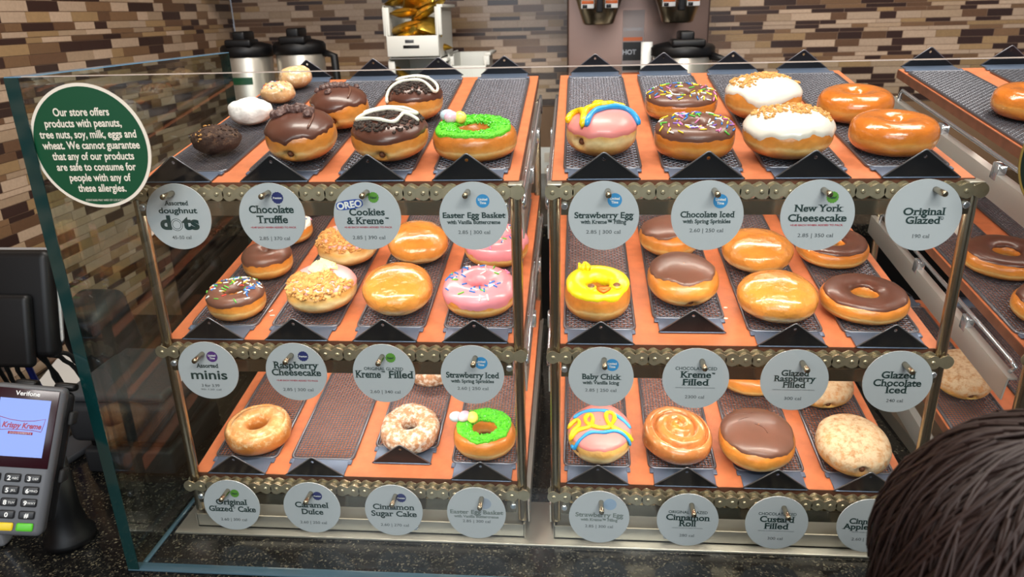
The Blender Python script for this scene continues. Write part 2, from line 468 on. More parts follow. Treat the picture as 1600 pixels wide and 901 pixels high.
# ------------------------------------------------------------------ glass guard
gg = thing('glass_display_guard', 'clear glass guard with a tall front pane and a left end pane round the doughnuts', 'display case', TR(0, 0, 0))
GT, GX0, GX1 = 1.4485, -0.0545, -0.0390
MB().box((GX1+0.001, -0.1010, ZC+0.003), (2.2, -0.0930, GT)).build('front_pane', MT['glass'], gg)
sp = MB().box((GX0, -0.1040, ZC+0.003), (GX1, 0.402, GT-0.0004)).build('side_pane', MT['glass_side'], gg)
e = MB(); e.box((GX0-0.0002, -0.1052, ZC+0.003), (GX1+0.0002, -0.1041, GT)).build('polished_front_edge', MT['glass_edge'], gg)
e = MB(); e.box((GX0-0.0002, -0.1040, GT-0.0004), (GX1+0.0002, 0.4028, GT+0.0008)).build('polished_top_edge', MT['glass_top'], gg)
e = MB(); e.box((GX0-0.0002, 0.4021, ZC+0.003), (GX1+0.0002, 0.4030, GT-0.0005)).build('polished_back_edge', MT['glass_edge'], gg)
sil = mat('blue_grey_sealant', rgb(70, 98, 112), 0.12, spec=0.8)
MB().rbox((GX0-0.001, -0.1055, ZC), (2.2, -0.0905, ZC+0.0040), 0.0016).build('bottom_seal', sil, gg)
MB().rbox((GX1-0.004, -0.0900, ZC), (GX1+0.003, 0.402, ZC+0.0040), 0.0016).build('side_seal', sil, gg)
MB().box((GX1+0.001, -0.1012, GT), (2.2, -0.0928, GT+0.0006)).build('polished_rim', mat('pale_glass_edge', rgb(200, 186, 176), 0.12, spec=0.8), gg)

# allergy sign stuck on the front pane
def sticker(x, z, label, words):
    sg = disc(MB(), 0.0675, 0, -0.0009, 72).build('allergy_sticker' if words else 'round_sticker', MT['cream'] if words else mat('dull_gold', rgb(120, 98, 44), 0.4), None, TR(x, -0.1012, z))
    tag(sg, label, 'sign')
    disc(MB(), 0.0640 if words else 0.0655, -0.0009, -0.0012, 72).build('green_face', MT['sign_green'] if words else mat('black_green', rgb(10, 26, 16), 0.4), sg)
    if words:
        ls = []
        for i, t in enumerate(('Our store offers', 'products with peanuts,', 'tree nuts, soy, milk, eggs and', 'wheat. We cannot guarantee', 'that any of our products', 'are safe to consume for', 'people with any of', 'these allergies.')):
            ls.append((t, 0.0118, (-0.004,-0.005,0.0,0.0015,0.001,0.002,0.0045,0.005)[i]*0.6, 0.0335-i*0.0118, dict(bold=0.022, sx=0.80)))
        ls.append(('CONTAINS MAY VARY BY LOCATION', 0.0034, 0.004, -0.0600, dict(sx=0.8)))
        text_mesh(ls, 0.0014).build('lettering', MT['cream'], sg)
    return sg
sticker(0.0238, 1.3745, 'round green allergy notice with cream lettering on the front glass at left', True)
sticker(1.0530, 1.3542, 'dark green disc with a dull gold rim at the right edge of the photo', False)

# steel sheet the racks stand on
tag(MB().rbox((-0.030, -0.027, ZC), (1.9, 0.070, ZC+0.004), 0.0012).build('steel_base_sheet', MT['steel']), 'flat steel sheet under the display racks on the granite', 'base sheet')

# ------------------------------------------------------------------ racks
TILT = R(9.2); PT = 0.12
ZCH = {'T': 1.3006, 'M': 1.0866, 'B': 0.8742}          # chain centre heights
ZT = {'T': 1.3106, 'M': 1.0966, 'B': 0.8842}           # board surface at y = 0
X1, X2, X3 = 0.0, 0.5222, 1.104
def tier(x, t): return TR(x, 0, ZT[t]) @ RX(TILT)      # local y runs up the slope, local z is square to the board

# one outer and one inner chain link, pitch 16 mm
CP = 0.016
def link_plate(y0, y1, r, waist):
    poly = []
    n = 10
    for i in range(n+1):
        a = -PI/2+PI*i/n - 0.0
        poly.append((CP/2+r*math.cos(a), r*math.sin(a)))
    poly.append((0.0, waist))
    for i in range(n+1):
        a = PI/2+PI*i/n
        poly.append((-CP/2+r*math.cos(a), r*math.sin(a)))
    poly.append((0.0, -waist))
    return poly
def chain_link(outer):
    mb = MB()
    w = 0.0068 if outer else 0.0050; th = 0.0014
    for s in (-1, 1):
        y0 = s*w-th/2
        mb.prism(link_plate(0, 0, 0.0090, 0.0052), y0, y0+th)
    for sx in (-1, 1):
        m = TR(sx*CP/2, 0, 0) @ RX(PI/2)
        if outer: mb.lathe([(0.0014, -0.0092), (0.0025, -0.0086), (0.0026, 0.0086), (0.0014, 0.0092)], 14, m)
        else: mb.lathe([(0.0058, -0.0042), (0.0060, -0.004), (0.0060, 0.004), (0.0058, 0.0042)], 16, m)
    return mb.mesh('chain_link')
LINK = [chain_link(True), chain_link(False)]
for l in LINK: l.materials.append(MT['chain'])

def side_rod_mesh():
    mb = MB()
    pts = [(0, 0.012, -0.012), (0, 0.004, -0.001), (0, 0.02, 0.002), (0, 0.30, 0.002), (0, 0.44, 0.002), (0, 0.468, 0.002), (0, 0.474, -0.006), (0, 0.474, -0.03)]
    mb.tube(pts, 0.0029, 10)
    return mb.mesh('side_rod')
ROD = side_rod_mesh(); ROD.materials.append(MT['chrome'])
CLIP = MB().rbox((-0.006, -0.008, -0.022), (0.006, 0.008, 0.0), 0.0015, 2).mesh('rod_bracket'); CLIP.materials.append(MT['chrome'])
RAILM = MB().box((0, 0, -0.0025), (0.012, 0.50, 0)).box((0, 0, -0.034), (0.0020, 0.50, -0.0026)).mesh('side_rail'); RAILM.materials.append(MT['rail'])
RAILM2 = MB().box((-0.012, 0, -0.0025), (0, 0.50, 0)).box((-0.0020, 0, -0.034), (0, 0.50, -0.0026)).mesh('side_rail'); RAILM2.materials.append(MT['rail'])
POST = MB().lathe([(0.0067, 0), (0.0068, 0.002), (0.0068, 0.998), (0.0067, 1.0)], 20).mesh('post'); POST.materials.append(MT['nickel'])
PEG = MB().lathe([(0.0014, 0.0), (0.0034, 0.0008), (0.0035, 0.036), (0.0029, 0.0376), (0.0012, 0.0378)], 14, RX(PI/2)).mesh('tag_peg'); PEG.materials.append(MT['nickel'])
BOLT = MB().lathe([(0.0046, 0), (0.0046, 0.0020), (0.0030, 0.0034)], 14, RX(PI/2)).mesh('bolt'); BOLT.materials.append(MT['chrome'])
peg_dx = {}
def make_rack(x0, label, pegs=True, nlinks=30, led_w=None):
    led_w = led_w or LED_W
    rk = thing('display_rack', label, 'rack', TR(x0, 0, ZC+0.004))
    inv = TR(-x0, 0, -(ZC+0.004))
    W = 0.48
    def put(name, me, m, par=rk):
        o = bpy.data.objects.new(name, me); COL.objects.link(o); o.parent = par; o.matrix_local = m
        return o
    for t in 'TMB':
        T = inv @ tier(x0, t)
        # terracotta board with wooden edge
        put('shelf_board', BOARD, T)
        put('board_edge', EDGE, T)
        for sx, me in ((-0.012 if x0 == X3 else -0.007, RAILM), (0.486, RAILM2)):
            put('side_rail', me, T @ TR(sx, 0.004, -0.0425))
        for sx in (-0.0066, 0.4866) if t != 'B' else ():
            rod = put('side_rod', ROD, T @ TR(sx, 0, -0.026))
            for yy in (0.13, 0.30):
                put('rod_bracket', CLIP, TR(0, yy, -0.003), rod)
        zc = ZCH[t]-(ZC+0.004)
        # bar carrying the chain
        bar = MB().box((0.010, -0.0145, -0.0265), (W-0.010, -0.0125, -0.0100)).box((0.010, -0.0145, -0.0095), (W-0.010, 0.003, -0.0080)).build('chain_bar', MT['nickel'], rk, TR(0, 0, zc))
        for i in range(nlinks):
            put('chain_link', LINK[i % 2], TR(CP/2+i*CP, -0.0075, 0.0006), bar)
        led = MB().box((0.03, -0.0115, -0.0215), (W-0.03, -0.0040, -0.0175)).build('light_strip', MT['led'] if t != 'B' else MT['steel'], rk, TR(0, 0, zc))
        if True:
            d = bpy.data.lights.new('shelf_light', 'AREA'); d.shape = 'RECTANGLE'; d.size = 0.42; d.size_y = 0.012
            d.energy = led_w if t != 'B' else 0.16; d.color = (1.0, 0.93, 0.82)
            o = bpy.data.objects.new('shelf_light', d); COL.objects.link(o); o.parent = rk
            o.matrix_local = TR(W/2, -0.0078, zc-0.0225) @ RX(R(52 if t != 'B' else 48))
            if t != 'B':                       # second strip half way back under the same board
                bz = ZT[t]+0.26*math.tan(TILT)-0.016-(ZC+0.004)
                MB().box((0.03, 0.256, -0.0050), (W-0.03, 0.268, 0.0)).build('light_strip', MT['led'], rk, TR(0, 0, bz))
                o2 = o.copy(); o2.data = d.copy(); o2.data.energy = led_w*0.55; COL.objects.link(o2); o2.parent = rk
                o2.matrix_local = TR(W/2, 0.262, bz-0.0065) @ RX(R(8))
        if pegs:
            for k in range(4):
                put('tag_peg', PEG, TR((k+0.5)*PT+0.004, -0.0146, zc+0.0055))
    for px in (0.0023, W-0.0023):
        put('post', POST, TR(px, -0.001, 0.024) @ Matrix.Diagonal((1, 1, ZCH['T']+0.006-ZC-0.028, 1)))
        put('post', POST, TR(px, 0.503, 0.0) @ Matrix.Diagonal((1, 1, ZT['T']+0.035-ZC, 1)))
        cap = MB().rbox((-0.009, -0.009, 0), (0.009, 0.012, 0.003), 0.001, 2).build('post_cap', MT['steel'], rk, TR(px, 0, ZCH['T']+0.0065-ZC-0.004))
        for t in 'TMB':
            put('bolt', BOLT, TR(px+(0.012 if px < 0.1 else -0.012), -0.0146, ZCH[t]-ZC-0.004-0.0155))
    # channel foot
    MB().box((0, -0.0125, 0.0), (W, -0.0105, 0.021)).box((0, -0.0125, 0), (W, 0.516, 0.002)).box((0, 0.514, 0), (W, 0.516, 0.03)).box((-0.001, -0.0125, 0), (0.001, 0.516, 0.023)).box((W-0.001, -0.0125, 0), (W+0.001, 0.516, 0.023)).build('base_channel', MT['steel'], rk)
    MB().box((0.004, 0.0035, 0.0025), (W-0.004, 0.0065, 0.0500)).build('front_fascia', MT['steel'], rk)
    for bx in (0.155, 0.325):
        put('bolt', BOLT, TR(bx, -0.0126, 0.0115))
    return rk
BOARD = MB().box((-0.001, 0.006, -0.012), (0.481, 0.516, 0.0)).mesh('shelf_board'); BOARD.materials.append(MT['board'])
EDGE = MB().box((-0.002, 0.006, -0.014), (-0.0011, 0.516, -0.0006)).box((0.4811, 0.006, -0.014), (0.482, 0.516, -0.0006)).box((-0.001, 0.0051, -0.014), (0.481, 0.0059, -0.0002)).mesh('board_edge'); EDGE.materials.append(MT['board_edge'])
LED_W = 1.55
make_rack(X1, 'left three-tier steel doughnut rack with chain-trimmed shelves')
make_rack(X2, 'middle three-tier steel doughnut rack with chain-trimmed shelves')
make_rack(X3, 'right three-tier steel doughnut rack cut off by the edge of the photo', pegs=False, nlinks=30, led_w=0.5)

# ------------------------------------------------------------------ wire trays
def tray_meshes():
    hw, y0, y1 = 0.0462, 0.037, 0.486            # woven part
    wv = MB(); pit = 0.0047; amp = 0.0006; r = 0.00082
    nx = int(round(2*(hw-0.002)/pit)); ny = int(round((y1-y0-0.004)/pit))
    xs = [-(nx-1)*pit/2+i*pit for i in range(nx)]; ys = [y0+0.003+(j+0.5)*pit for j in range(ny)]
    for i, x in enumerate(xs):
        pts = [(x, y0, 0)]+[(x, y, amp if (i+j) % 2 else -amp) for j, y in enumerate(ys)]+[(x, y1, 0)]
        wv.tube(pts, r, 4, False)
    for j, y in enumerate(ys):
        pts = [(-hw, y, 0)]+[(x, y, -amp if (i+j) % 2 else amp) for i, x in enumerate(xs)]+[(hw, y, 0)]
        wv.tube(pts, r, 4, False)
    weave = wv.mesh('wire_mesh')
    c = 0.008
    loop = []
    for cx, cy, a0 in ((hw-c, y1-c, 0), (-hw+c, y1-c, 90), (-hw+c, y0+c, 180), (hw-c, y0+c, 270)):
        for k in range(5):
            a = R(a0+k*22.5); loop.append((cx+c*math.cos(a), cy+c*math.sin(a), 0))
    loop.append(loop[0]); loop.append(loop[1])
    rim = MB().tube(loop, 0.0021, 8, False).mesh('rim_wire')
    fl = MB().rbox((-0.0420, 0.0015, -0.0010), (0.0420, y0+0.001, 0.0008), 0.0006, 2)
    for s in (-1, 1): fl.rbox((s*0.0435-0.003, y0-0.010, -0.0012), (s*0.0435+0.003, y0-0.001, 0.0012), 0.0006, 2)
    flap = fl.mesh('end_flap')
    bm = bmesh.new()
    # triangular end plate with a hole near the tip
    hwid, h, rt_ = 0.0435, 0.0335, 0.004
    ap = math.atan2(h, hwid)
    outer = [(-hwid, 0.0), (hwid, 0.0)]
    cxz = h-rt_/math.cos(ap)
    for k in range(7):
        a = PI/2-ap+(2*ap)*k/6
        outer.append((rt_*math.cos(a), cxz+rt_*math.sin(a)))
    hole = [(0.0021*math.cos(2*PI*k/14), h-0.0085+0.0021*math.sin(2*PI*k/14)) for k in range(14)]
    th = 0.0012
    def ring(pts, y): 
        vs = [bm.verts.new((x, y, z)) for x, z in pts]
        return vs, [bm.edges.new((vs[i], vs[(i+1) % len(vs)])) for i in range(len(vs))]
    sides = []
    for y in (0.0, th):
        a, ea = ring(outer, y); b, eb = ring(hole, y)
        bmesh.ops.triangle_fill(bm, edges=ea+eb, use_beauty=True)
        sides.append((a, b))
    for k in (0, 1):
        A, B = sides[0][k], sides[1][k]; n = len(A)
        for i in range(n): bm.faces.new((A[i], A[(i+1) % n], B[(i+1) % n], B[i]))
    bmesh.ops.recalc_face_normals(bm, faces=list(bm.faces))
    pl = MB(); pl.bm(bm)
    plate = pl.mesh('end_plate')
    ed = MB(); e0 = [(-hwid, 0.0006, 0.0)]+[(x, 0.0006, z) for x, z in reversed(outer[2:])]+[(hwid, 0.0006, 0.0)]
    edge = ed.tube(e0, 0.00095, 6).mesh('rolled_edge')
    return weave, rim, flap, plate, edge
WEAVE, RIM, FLAP, PLATE, PEDGE = tray_meshes()
WEAVE.materials.append(MT['mesh']); RIM.materials.append(MT['mesh']); FLAP.materials.append(MT['flap']); PLATE.materials.append(MT['tray'])
PEDGE.materials.append(mat('pale_plate_edge', rgb(120, 120, 124), 0.3, 0.6))  # edge tube paler than the plate
TLEN = 0.5235
def make_tray(rack_x, k, t, label, slide=0.0, dx=0.0):
    tr = thing('wire_tray', label, 'tray', tier(rack_x+(k-0.5)*PT+dx, t) @ TR(0, slide, 0.0022), 'wire trays on the rack shelves')
    def put(name, me, m, par=tr):
        o = bpy.data.objects.new(name, me); COL.objects.link(o); o.parent = par; o.matrix_local = m; return o
    put('wire_mesh', WEAVE, TR(0, 0, 0.0))
    put('rim_wire', RIM, TR(0, 0, 0.0))
    for far in (False, True):
        m = TR(0, TLEN+0.005, 0) @ RZ(PI) if far else Matrix.Identity(4)
        put('end_flap', FLAP, m)
        p = put('end_plate', PLATE, m @ TR(0, 0.0025, -0.0005) @ RX(R(-3)))
        put('rolled_edge', PEDGE, Matrix.Identity(4), p)
    return tr
TRAYS = {}

# ------------------------------------------------------------------ doughnuts
GOLD = [(0.0, rgb(168, 98, 38)), (0.2, rgb(206, 132, 56)), (0.33, rgb(226, 168, 92)), (0.40, rgb(236, 196, 128)), (0.47, rgb(222, 152, 72)), (0.65, rgb(214, 132, 52)), (1.0, rgb(204, 116, 42))]
ORNG = [(0.0, rgb(170, 96, 36)), (0.3, rgb(206, 126, 50)), (0.46, rgb(226, 160, 80)), (0.56, rgb(216, 132, 52)), (0.75, rgb(212, 120, 42)), (1.0, rgb(212, 118, 42))]
PALE = [(0.0, rgb(176, 108, 46)), (0.3, rgb(214, 158, 86)), (0.48, rgb(240, 212, 156)), (0.62, rgb(222, 168, 92)), (1.0, rgb(208, 142, 70))]
CAKE = [(0.0, rgb(184, 106, 42)), (0.45, rgb(206, 124, 54)), (0.8, rgb(214, 142, 76)), (1.0, rgb(222, 162, 102))]
D_ = {}
D_['gold'] = dough_mat('fried_dough', GOLD, 0.34, 0.35)
D_['glazed'] = dough_mat('glazed_dough', ORNG, 0.22, 0.9, bump=0.7, bscale=48, bdist=0.004, patch=0.6)
D_['glazed_pale'] = dough_mat('glazed_shell_dough', [(0.0, rgb(176, 104, 40)), (0.22, rgb(226, 176, 104)), (0.34, rgb(238, 206, 146)), (0.46, rgb(222, 148, 66)), (1.0, rgb(214, 134, 54))], 0.22, 0.9, bump=1.0, bscale=42, bdist=0.006, patch=0.6)
D_['pale'] = dough_mat('pale_dough', PALE, 0.4, 0.2)
D_['cake'] = dough_mat('cake_dough', CAKE, 0.35, 0.5, bump=0.6, bscale=90, dust=rgb(232, 196, 150), dust_amt=0.35, dust_from=0.45)
D_['cinnamon'] = dough_mat('cinnamon_sugar_cake', [(0, rgb(166, 108, 68)), (0.5, rgb(188, 132, 92)), (1.0, rgb(192, 140, 102))], 0.8, 0.0, bump=1.0, bscale=140, dust=rgb(232, 218, 202), dust_amt=0.42, dust_from=0.05)
D_['sugared'] = dough_mat('sugared_dough', [(0, rgb(200, 140, 64)), (0.28, rgb(232, 190, 112)), (0.42, rgb(214, 146, 66)), (0.55, rgb(190, 134, 80)), (1.0, rgb(186, 140, 96))], 0.75, 0.0, bump=0.6, bscale=170, dust=rgb(206, 178, 144), dust_amt=0.6, dust_from=0.36)
D_['roll'] = dough_mat('cinnamon_roll_dough', [(0, rgb(160, 88, 38)), (0.35, rgb(190, 114, 58)), (0.7, rgb(202, 126, 70)), (0.9, rgb(208, 134, 70)), (1.0, rgb(224, 142, 48))], 0.22, 0.9, bump=0.25, bscale=60, dust=rgb(226, 176, 124), dust_amt=0.15, dust_from=0.1)
D_['dark'] = dough_mat('chocolate_crumb_cake', [(0, rgb(40, 24, 18)), (1.0, rgb(62, 38, 28))], 0.8, 0.0, bump=1.0, bscale=160, dust=rgb(120, 88, 62), dust_amt=0.2, dust_from=0.4)
D_['white'] = dough_mat('powdered_sugar', [(0, rgb(222, 206, 186)), (0.4, rgb(240, 234, 228)), (1.0, rgb(244, 242, 240))], 0.85, 0.0, bump=0.6, bscale=110)
D_['ball'] = dough_mat('glazed_cake_ball', [(0, rgb(206, 146, 88)), (0.5, rgb(226, 176, 122)), (1.0, rgb(232, 186, 134))], 0.3, 0.6, bump=0.5, bscale=90, dust=rgb(246, 226, 196), dust_amt=0.3, dust_from=0.2)
I_ = {}
I_['choc'] = mat('chocolate_icing', rgb(92, 54, 42), 0.34, coat=0.25, noise_amt=0.08, noise_scale=50, bump=0.06, bump_scale=60)
I_['choc_dull'] = mat('set_chocolate_icing', rgb(110, 72, 58), 0.36, coat=0.15, noise_amt=0.07, noise_scale=50, bump=0.08, bump_scale=60)
I_['white'] = mat('white_icing', rgb(236, 228, 214), 0.28, coat=0.4, bump=0.12, bump_scale=60)
I_['pink'] = mat('pink_icing', rgb(238, 146, 156), 0.3, coat=0.5, noise_amt=0.05, bump=0.15, bump_scale=60)
I_['pink_soft'] = mat('strawberry_icing', rgb(236, 142, 136), 0.4, coat=0.2, noise_amt=0.05, bump=0.1, bump_scale=60)
I_['pink_pale'] = mat('pale_pink_icing', rgb(240, 176, 178), 0.4, coat=0.2, bump=0.1, bump_scale=60)
I_['yellow'] = mat('yellow_icing', rgb(246, 226, 24), 0.35, coat=0.3, bump=0.1, bump_scale=60)
I_['yellow2'] = mat('golden_yellow_piping', rgb(246, 206, 12), 0.35, coat=0.3)
I_['blue'] = mat('blue_piping', rgb(40, 156, 222), 0.35, coat=0.3)
I_['green'] = mat('green_sugar', rgb(66, 184, 16), 0.5, col2=rgb(118, 222, 48), noise_scale=500, bump=1.0, bump_scale=420)
I_['green_dark'] = mat('deep_green_sugar', rgb(52, 168, 14), 0.35, col2=rgb(96, 214, 36), noise_scale=300, coat=0.4)
I_['drizzle'] = mat('white_drizzle', rgb(238, 234, 216), 0.35, coat=0.3)
I_['crumb'] = mat('graham_crumb', rgb(186, 128, 62), 0.8, col2=rgb(222, 172, 104), noise_scale=120)
I_['oreo'] = mat('dark_cookie_crumb', rgb(38, 28, 24), 0.8, col2=rgb(70, 54, 46), noise_scale=220)
I_['truffle'] = mat('truffle_piece', rgb(82, 58, 54), 0.5, col2=rgb(120, 92, 86), noise_scale=200)
I_['cream'] = mat('butter_cream', rgb(246, 232, 166), 0.45)
I_['beak'] = mat('orange_beak', rgb(232, 112, 14), 0.4)
I_['eye'] = mat('brown_candy_eye', rgb(120, 74, 40), 0.3, coat=0.4)
I_['hole'] = mat('filling_hole', rgb(110, 62, 34), 0.6)
EGGC = [mat('candy_'+n, c, 0.35, coat=0.3) for n, c in (('blue', rgb(206, 226, 240)), ('pink', rgb(240, 190, 212)), ('yellow', rgb(246, 230, 110)))]
SPR = [mat('sprinkle_'+n, c, 0.35) for n, c in (('white', rgb(246, 246, 240)), ('blue', rgb(40, 120, 200)), ('yellow', rgb(240, 212, 50)), ('green', rgb(96, 190, 70)), ('pink', rgb(236, 130, 180)), ('violet', rgb(140, 100, 190)), ('red', rgb(220, 70, 60)))]
SPRM = []
for m in SPR:
    me = MB().tube([(-0.0036, 0, 0), (-0.0033, 0, 0), (0.0033, 0, 0), (0.0036, 0, 0)], 0.0009, 6, True, [0.0005, 0.0009, 0.0009, 0.0005]).mesh('sprinkle')
    me.materials.append(m); SPRM.append(me)

class Nut:
    """surface of one doughnut: base at z = 0, body(u, v) -> point; ring: v runs round the tube, shell: v from bottom to top pole"""
    def __init__(s, ring, dx, dy, h, seed, hole=0.25, n=2.3, lump=0.035, lumpf=22, dent=None, swirl=False, crack=0.0):
        s.ring, s.rx, s.ry, s.h, s.seed, s.n = ring, dx/2, dy/2, h, seed, n
        s.hole, s.lump, s.lf, s.dent, s.swirl, s.crack = hole, lump, lumpf, dent, swirl, crack
        s.skew = 0.0
        s.off = Vector((seed*3.17, seed*1.31, seed*7.7))
    def raw(s, u, v):
        n = s.n; hh = s.h/2
        def sp(x): return math.copysign(abs(x)**(2/n), x)
        if s.ring:
            rm = (1+s.hole)/2; rt_ = (1-s.hole)/2
            rho = rm+rt_*sp(math.cos(v)); z = hh+hh*sp(math.sin(v))
        else:
            rho = sp(math.cos(v)); z = hh+hh*sp(math.sin(v))
        p = Vector((s.rx*rho*math.cos(u), s.ry*rho*math.sin(u), z))
        if s.swirl and v > -0.6:
            ph = (rho*2.9 - u/(2*PI)) % 1.0
            d = math.exp(-((ph-0.5)/0.12)**2)
            p.z -= 0.0095*d*min(1, (v+0.6)*2)
            if v < 0.55: p *= 1-0.02*d
            p.z += 0.006*max(0, 1-rho*1.9)
        q = p+s.off
        k = 1+s.lump*noise.noise(q*s.lf)+s.lump*0.35*noise.noise(q*s.lf*3.1)
        p = Vector((p.x*k, p.y*k, p.z*(1+0.7*(k-1)) if p.z > 0.001 else p.z))
        if s.crack and s.ring and math.sin(v) > 0.1:
            g = math.exp(-((rho-0.80)/0.045)**2)
            p.z -= s.crack*g*(0.7+0.6*noise.noise(q*60))
        if s.dent:
            u0, v0, rad, dep = s.dent
            c = s._dc
            dd = (p-c).length
            if dd < rad*2.2:
                inw = Vector((0, 0, hh))-c; inw.normalize()
                p = p+inw*dep*math.exp(-(dd/rad)**4)
        return p
    def prep(s):
        if s.dent:
            d = s.dent; s.dent = None; s._dc = s.raw(d[0], d[1]); s.dent = d
        return s
    def nrm(s, u, v):
        e = 0.02
        a = s.raw(u+e, v)-s.raw(u-e, v); b = s.raw(u, v+e)-s.raw(u, v-e)
        n = a.cross(b)
        if n.length < 1e-12: return Vector((0, 0, 1 if v > 0 else -1))
        n.normalize()
        return n
    def body(s, nu=72, nv=36):
        mb = MB()
        if s.ring:
            mb.grid(lambda i, j: s.raw(2*PI*i/nu, 2*PI*j/nv), nu, nv+1)
        else:
            mb.grid(lambda i, j: s.raw(2*PI*i/nu, -PI/2+PI*(j+0.02)/(nv+0.04)), nu, nv+1)
        return mb
    def edge(s, u, lo, wave, k=0):
        q = Vector((math.cos(u)*1.7, math.sin(u)*1.7, s.seed*5.3+k*9.1))
        return lo+s.skew*-math.sin(u)+wave*(noise.noise(q)+0.5*noise.noise(q*2.7)+0.25*noise.noise(q*6))
    def icing(s, lo, wave, th, hi=None, nu=96, nt=14):
        """coat over the top, lower rim wavering about angle lo"""
        mb = MB()
        def P(i, j):
            u = 2*PI*i/nu; t = j/(nt-1)
            v0 = s.edge(u, lo, wave)
            v1 = (PI-s.edge(u, hi if hi is not None else lo*0.6, wave*0.6, 1)) if s.ring else PI/2-0.012
            v = v0+(v1-v0)*t
            if s.ring: k = min(1, min(t, 1-t)*7)
            else: k = min(1, t*9)
            o = th*math.sqrt(max(0, 1-(1-k)**2))-0.0003*(1 if k == 0 else 0)
            return s.raw(u, v)+s.nrm(u, v)*o
        return mb.grid(P, nu, nt)
    def uv(s, x, y):
        """top-surface parameters above plan position x, y"""
        a = x/s.rx; b = y/s.ry; rho = min(0.985, math.hypot(a, b)); u = math.atan2(b, a)
        if s.ring:
            rm = (1+s.hole)/2; rt_ = (1-s.hole)/2
            c = max(-1, min(1, (rho-rm)/rt_)); c = math.copysign(abs(c)**(s.n/2), c)
            return u, math.acos(max(-1, min(1, c)))
        return u, math.acos(min(1, rho**(s.n/2)))
    def top(s, x, y, off=0.0):
        u, v = s.uv(x, y)
        return s.raw(u, v)+s.nrm(u, v)*off
    def line(s, pts, r, off, n=8, close=False, step=0.003):
        """piped line through plan points laid on the top"""
        P = [Vector((a*s.rx, b*s.ry)) for a, b in pts]; out = []
        m = len(P)
        for i in range(m-1):
            p0, p1, p2, p3 = P[max(i-1, 0)], P[i], P[i+1], P[min(i+2, m-1)]
            k = max(2, int((p2-p1).length/step))
            for q in range(k):
                t = q/k
                c = 0.5*((2*p1)+(p2-p0)*t+(2*p0-5*p1+4*p2-p3)*t*t+(3*p1-p0-3*p2+p3)*t**3)
                out.append(s.top(c.x, c.y, off))
        out.append(s.top(P[-1].x, P[-1].y, off))
        return MB().tube(out, r, n, True, [r*(0.6 if i in (0, len(out)-1) else 1+0.12*math.sin(i*0.9)) for i in range(len(out))])
    def crumbs(s, n, size, test, seed, off=0.001):
        rnd = random.Random(seed); mb = MB(); c = 0; tries = 0
        while c < n and tries < n*30:
            tries += 1
            a, b = rnd.uniform(-1, 1), rnd.uniform(-1, 1)
            if a*a+b*b > 0.93 or not test(a, b, rnd): continue
            z = rnd.uniform(0.4, 1.0)*size
            p = s.top(a*s.rx, b*s.ry, off+z*0.25)
            bm = bmesh.new(); bmesh.ops.create_icosphere(bm, subdivisions=1, radius=z)
            sc = (rnd.uniform(0.6, 1.3), rnd.uniform(0.6, 1.3), rnd.uniform(0.5, 0.9))
            for v in bm.verts:
                v.co = Vector((v.co.x*sc[0], v.co.y*sc[1], v.co.z*sc[2]))*(1+0.35*noise.noise(v.co*400+Vector((tries, 0, 0))))
            mb.bm(bm, TR(*p) @ RZ(rnd.uniform(0, 6.28)) @ RX(rnd.uniform(-0.5, 0.5)), False); c += 1
        return mb
    def sprinkle(s, parent, n, test, seed, off, cols=(0, 0, 1, 1, 2, 3, 4, 5), flat=True, size=1.0):
        rnd = random.Random(seed); c = 0; tries = 0
        while c < n and tries < n*40:
            tries += 1
            a, b = rnd.uniform(-1, 1), rnd.uniform(-1, 1)
            if not test(a, b, rnd): continue
            u, v = s.uv(a*s.rx, b*s.ry)
            p = s.raw(u, v)+s.nrm(u, v)*off; nn = s.nrm(u, v)
            t = Vector((rnd.uniform(-1, 1), rnd.uniform(-1, 1), rnd.uniform(-0.2, 0.2)))
            t = (t-nn*t.dot(nn)).normalized(); bnn = nn.cross(t)
            m = Matrix((t, bnn, nn)).transposed().to_4x4(); m.translation = p
            o = bpy.data.objects.new('sprinkle', SPRM[rnd.choice(cols)]); COL.objects.link(o)
            o.parent = parent; o.matrix_local = m @ Matrix.Scale(size, 4); c += 1

def ringtest(lo, hi):
    return lambda a, b, r: lo*lo < a*a+b*b < hi*hi

SIN, COS = math.sin(TILT), math.cos(TILT)
def place(t, x, y, h, rot=0.0, tip=0.0, ry=None):
    """matrix: doughnut base resting on the wire mesh of tier t at world x and y, turned by rot; tip leans it toward the customer"""
    yl = (y+SIN*h/2)/COS
    lift = 0.0052+(math.sin(abs(tip))*(ry or 0.045)*0.80)
    return tier(x, t) @ TR(0, yl, lift) @ RX(tip) @ RZ(rot)

def solve(D, Hm, el, h, maxr, ring=False, hole=0.2):
    """depth of the doughnut and its lean so that it shows the height seen in the photo"""
    hm = math.hypot(D*math.sin(el), Hm*math.cos(el))
    def seen(dy, hh, e):
        r_ = dy/2*math.sin(e); z_ = hh/2*math.cos(e); q = 1.70
        if ring: 
            rm = r_*(1+hole)/2; rt_ = r_*(1-hole)/2
            return 2*(rm+(rt_**q+z_**q)**(1/q))
        return 2*(r_**q+z_**q)**(1/q)
    lo_h = h*0.78
    if seen(0.95*D, h, el) > hm:                 # too tall: flatten first
        hh = h
        while hh > lo_h and seen(0.95*D, hh, el) > hm: hh -= 0.0005
        return 0.95*D, 0.0, hh
    for tip in [R(a) for a in range(0, 17)]:
        dy = 0.95*D
        while dy < maxr*D and seen(dy, h, el+tip) < hm: dy += 0.0005
        if seen(dy, h, el+tip) >= hm: return dy, tip, h
    return maxr*D, tip, h

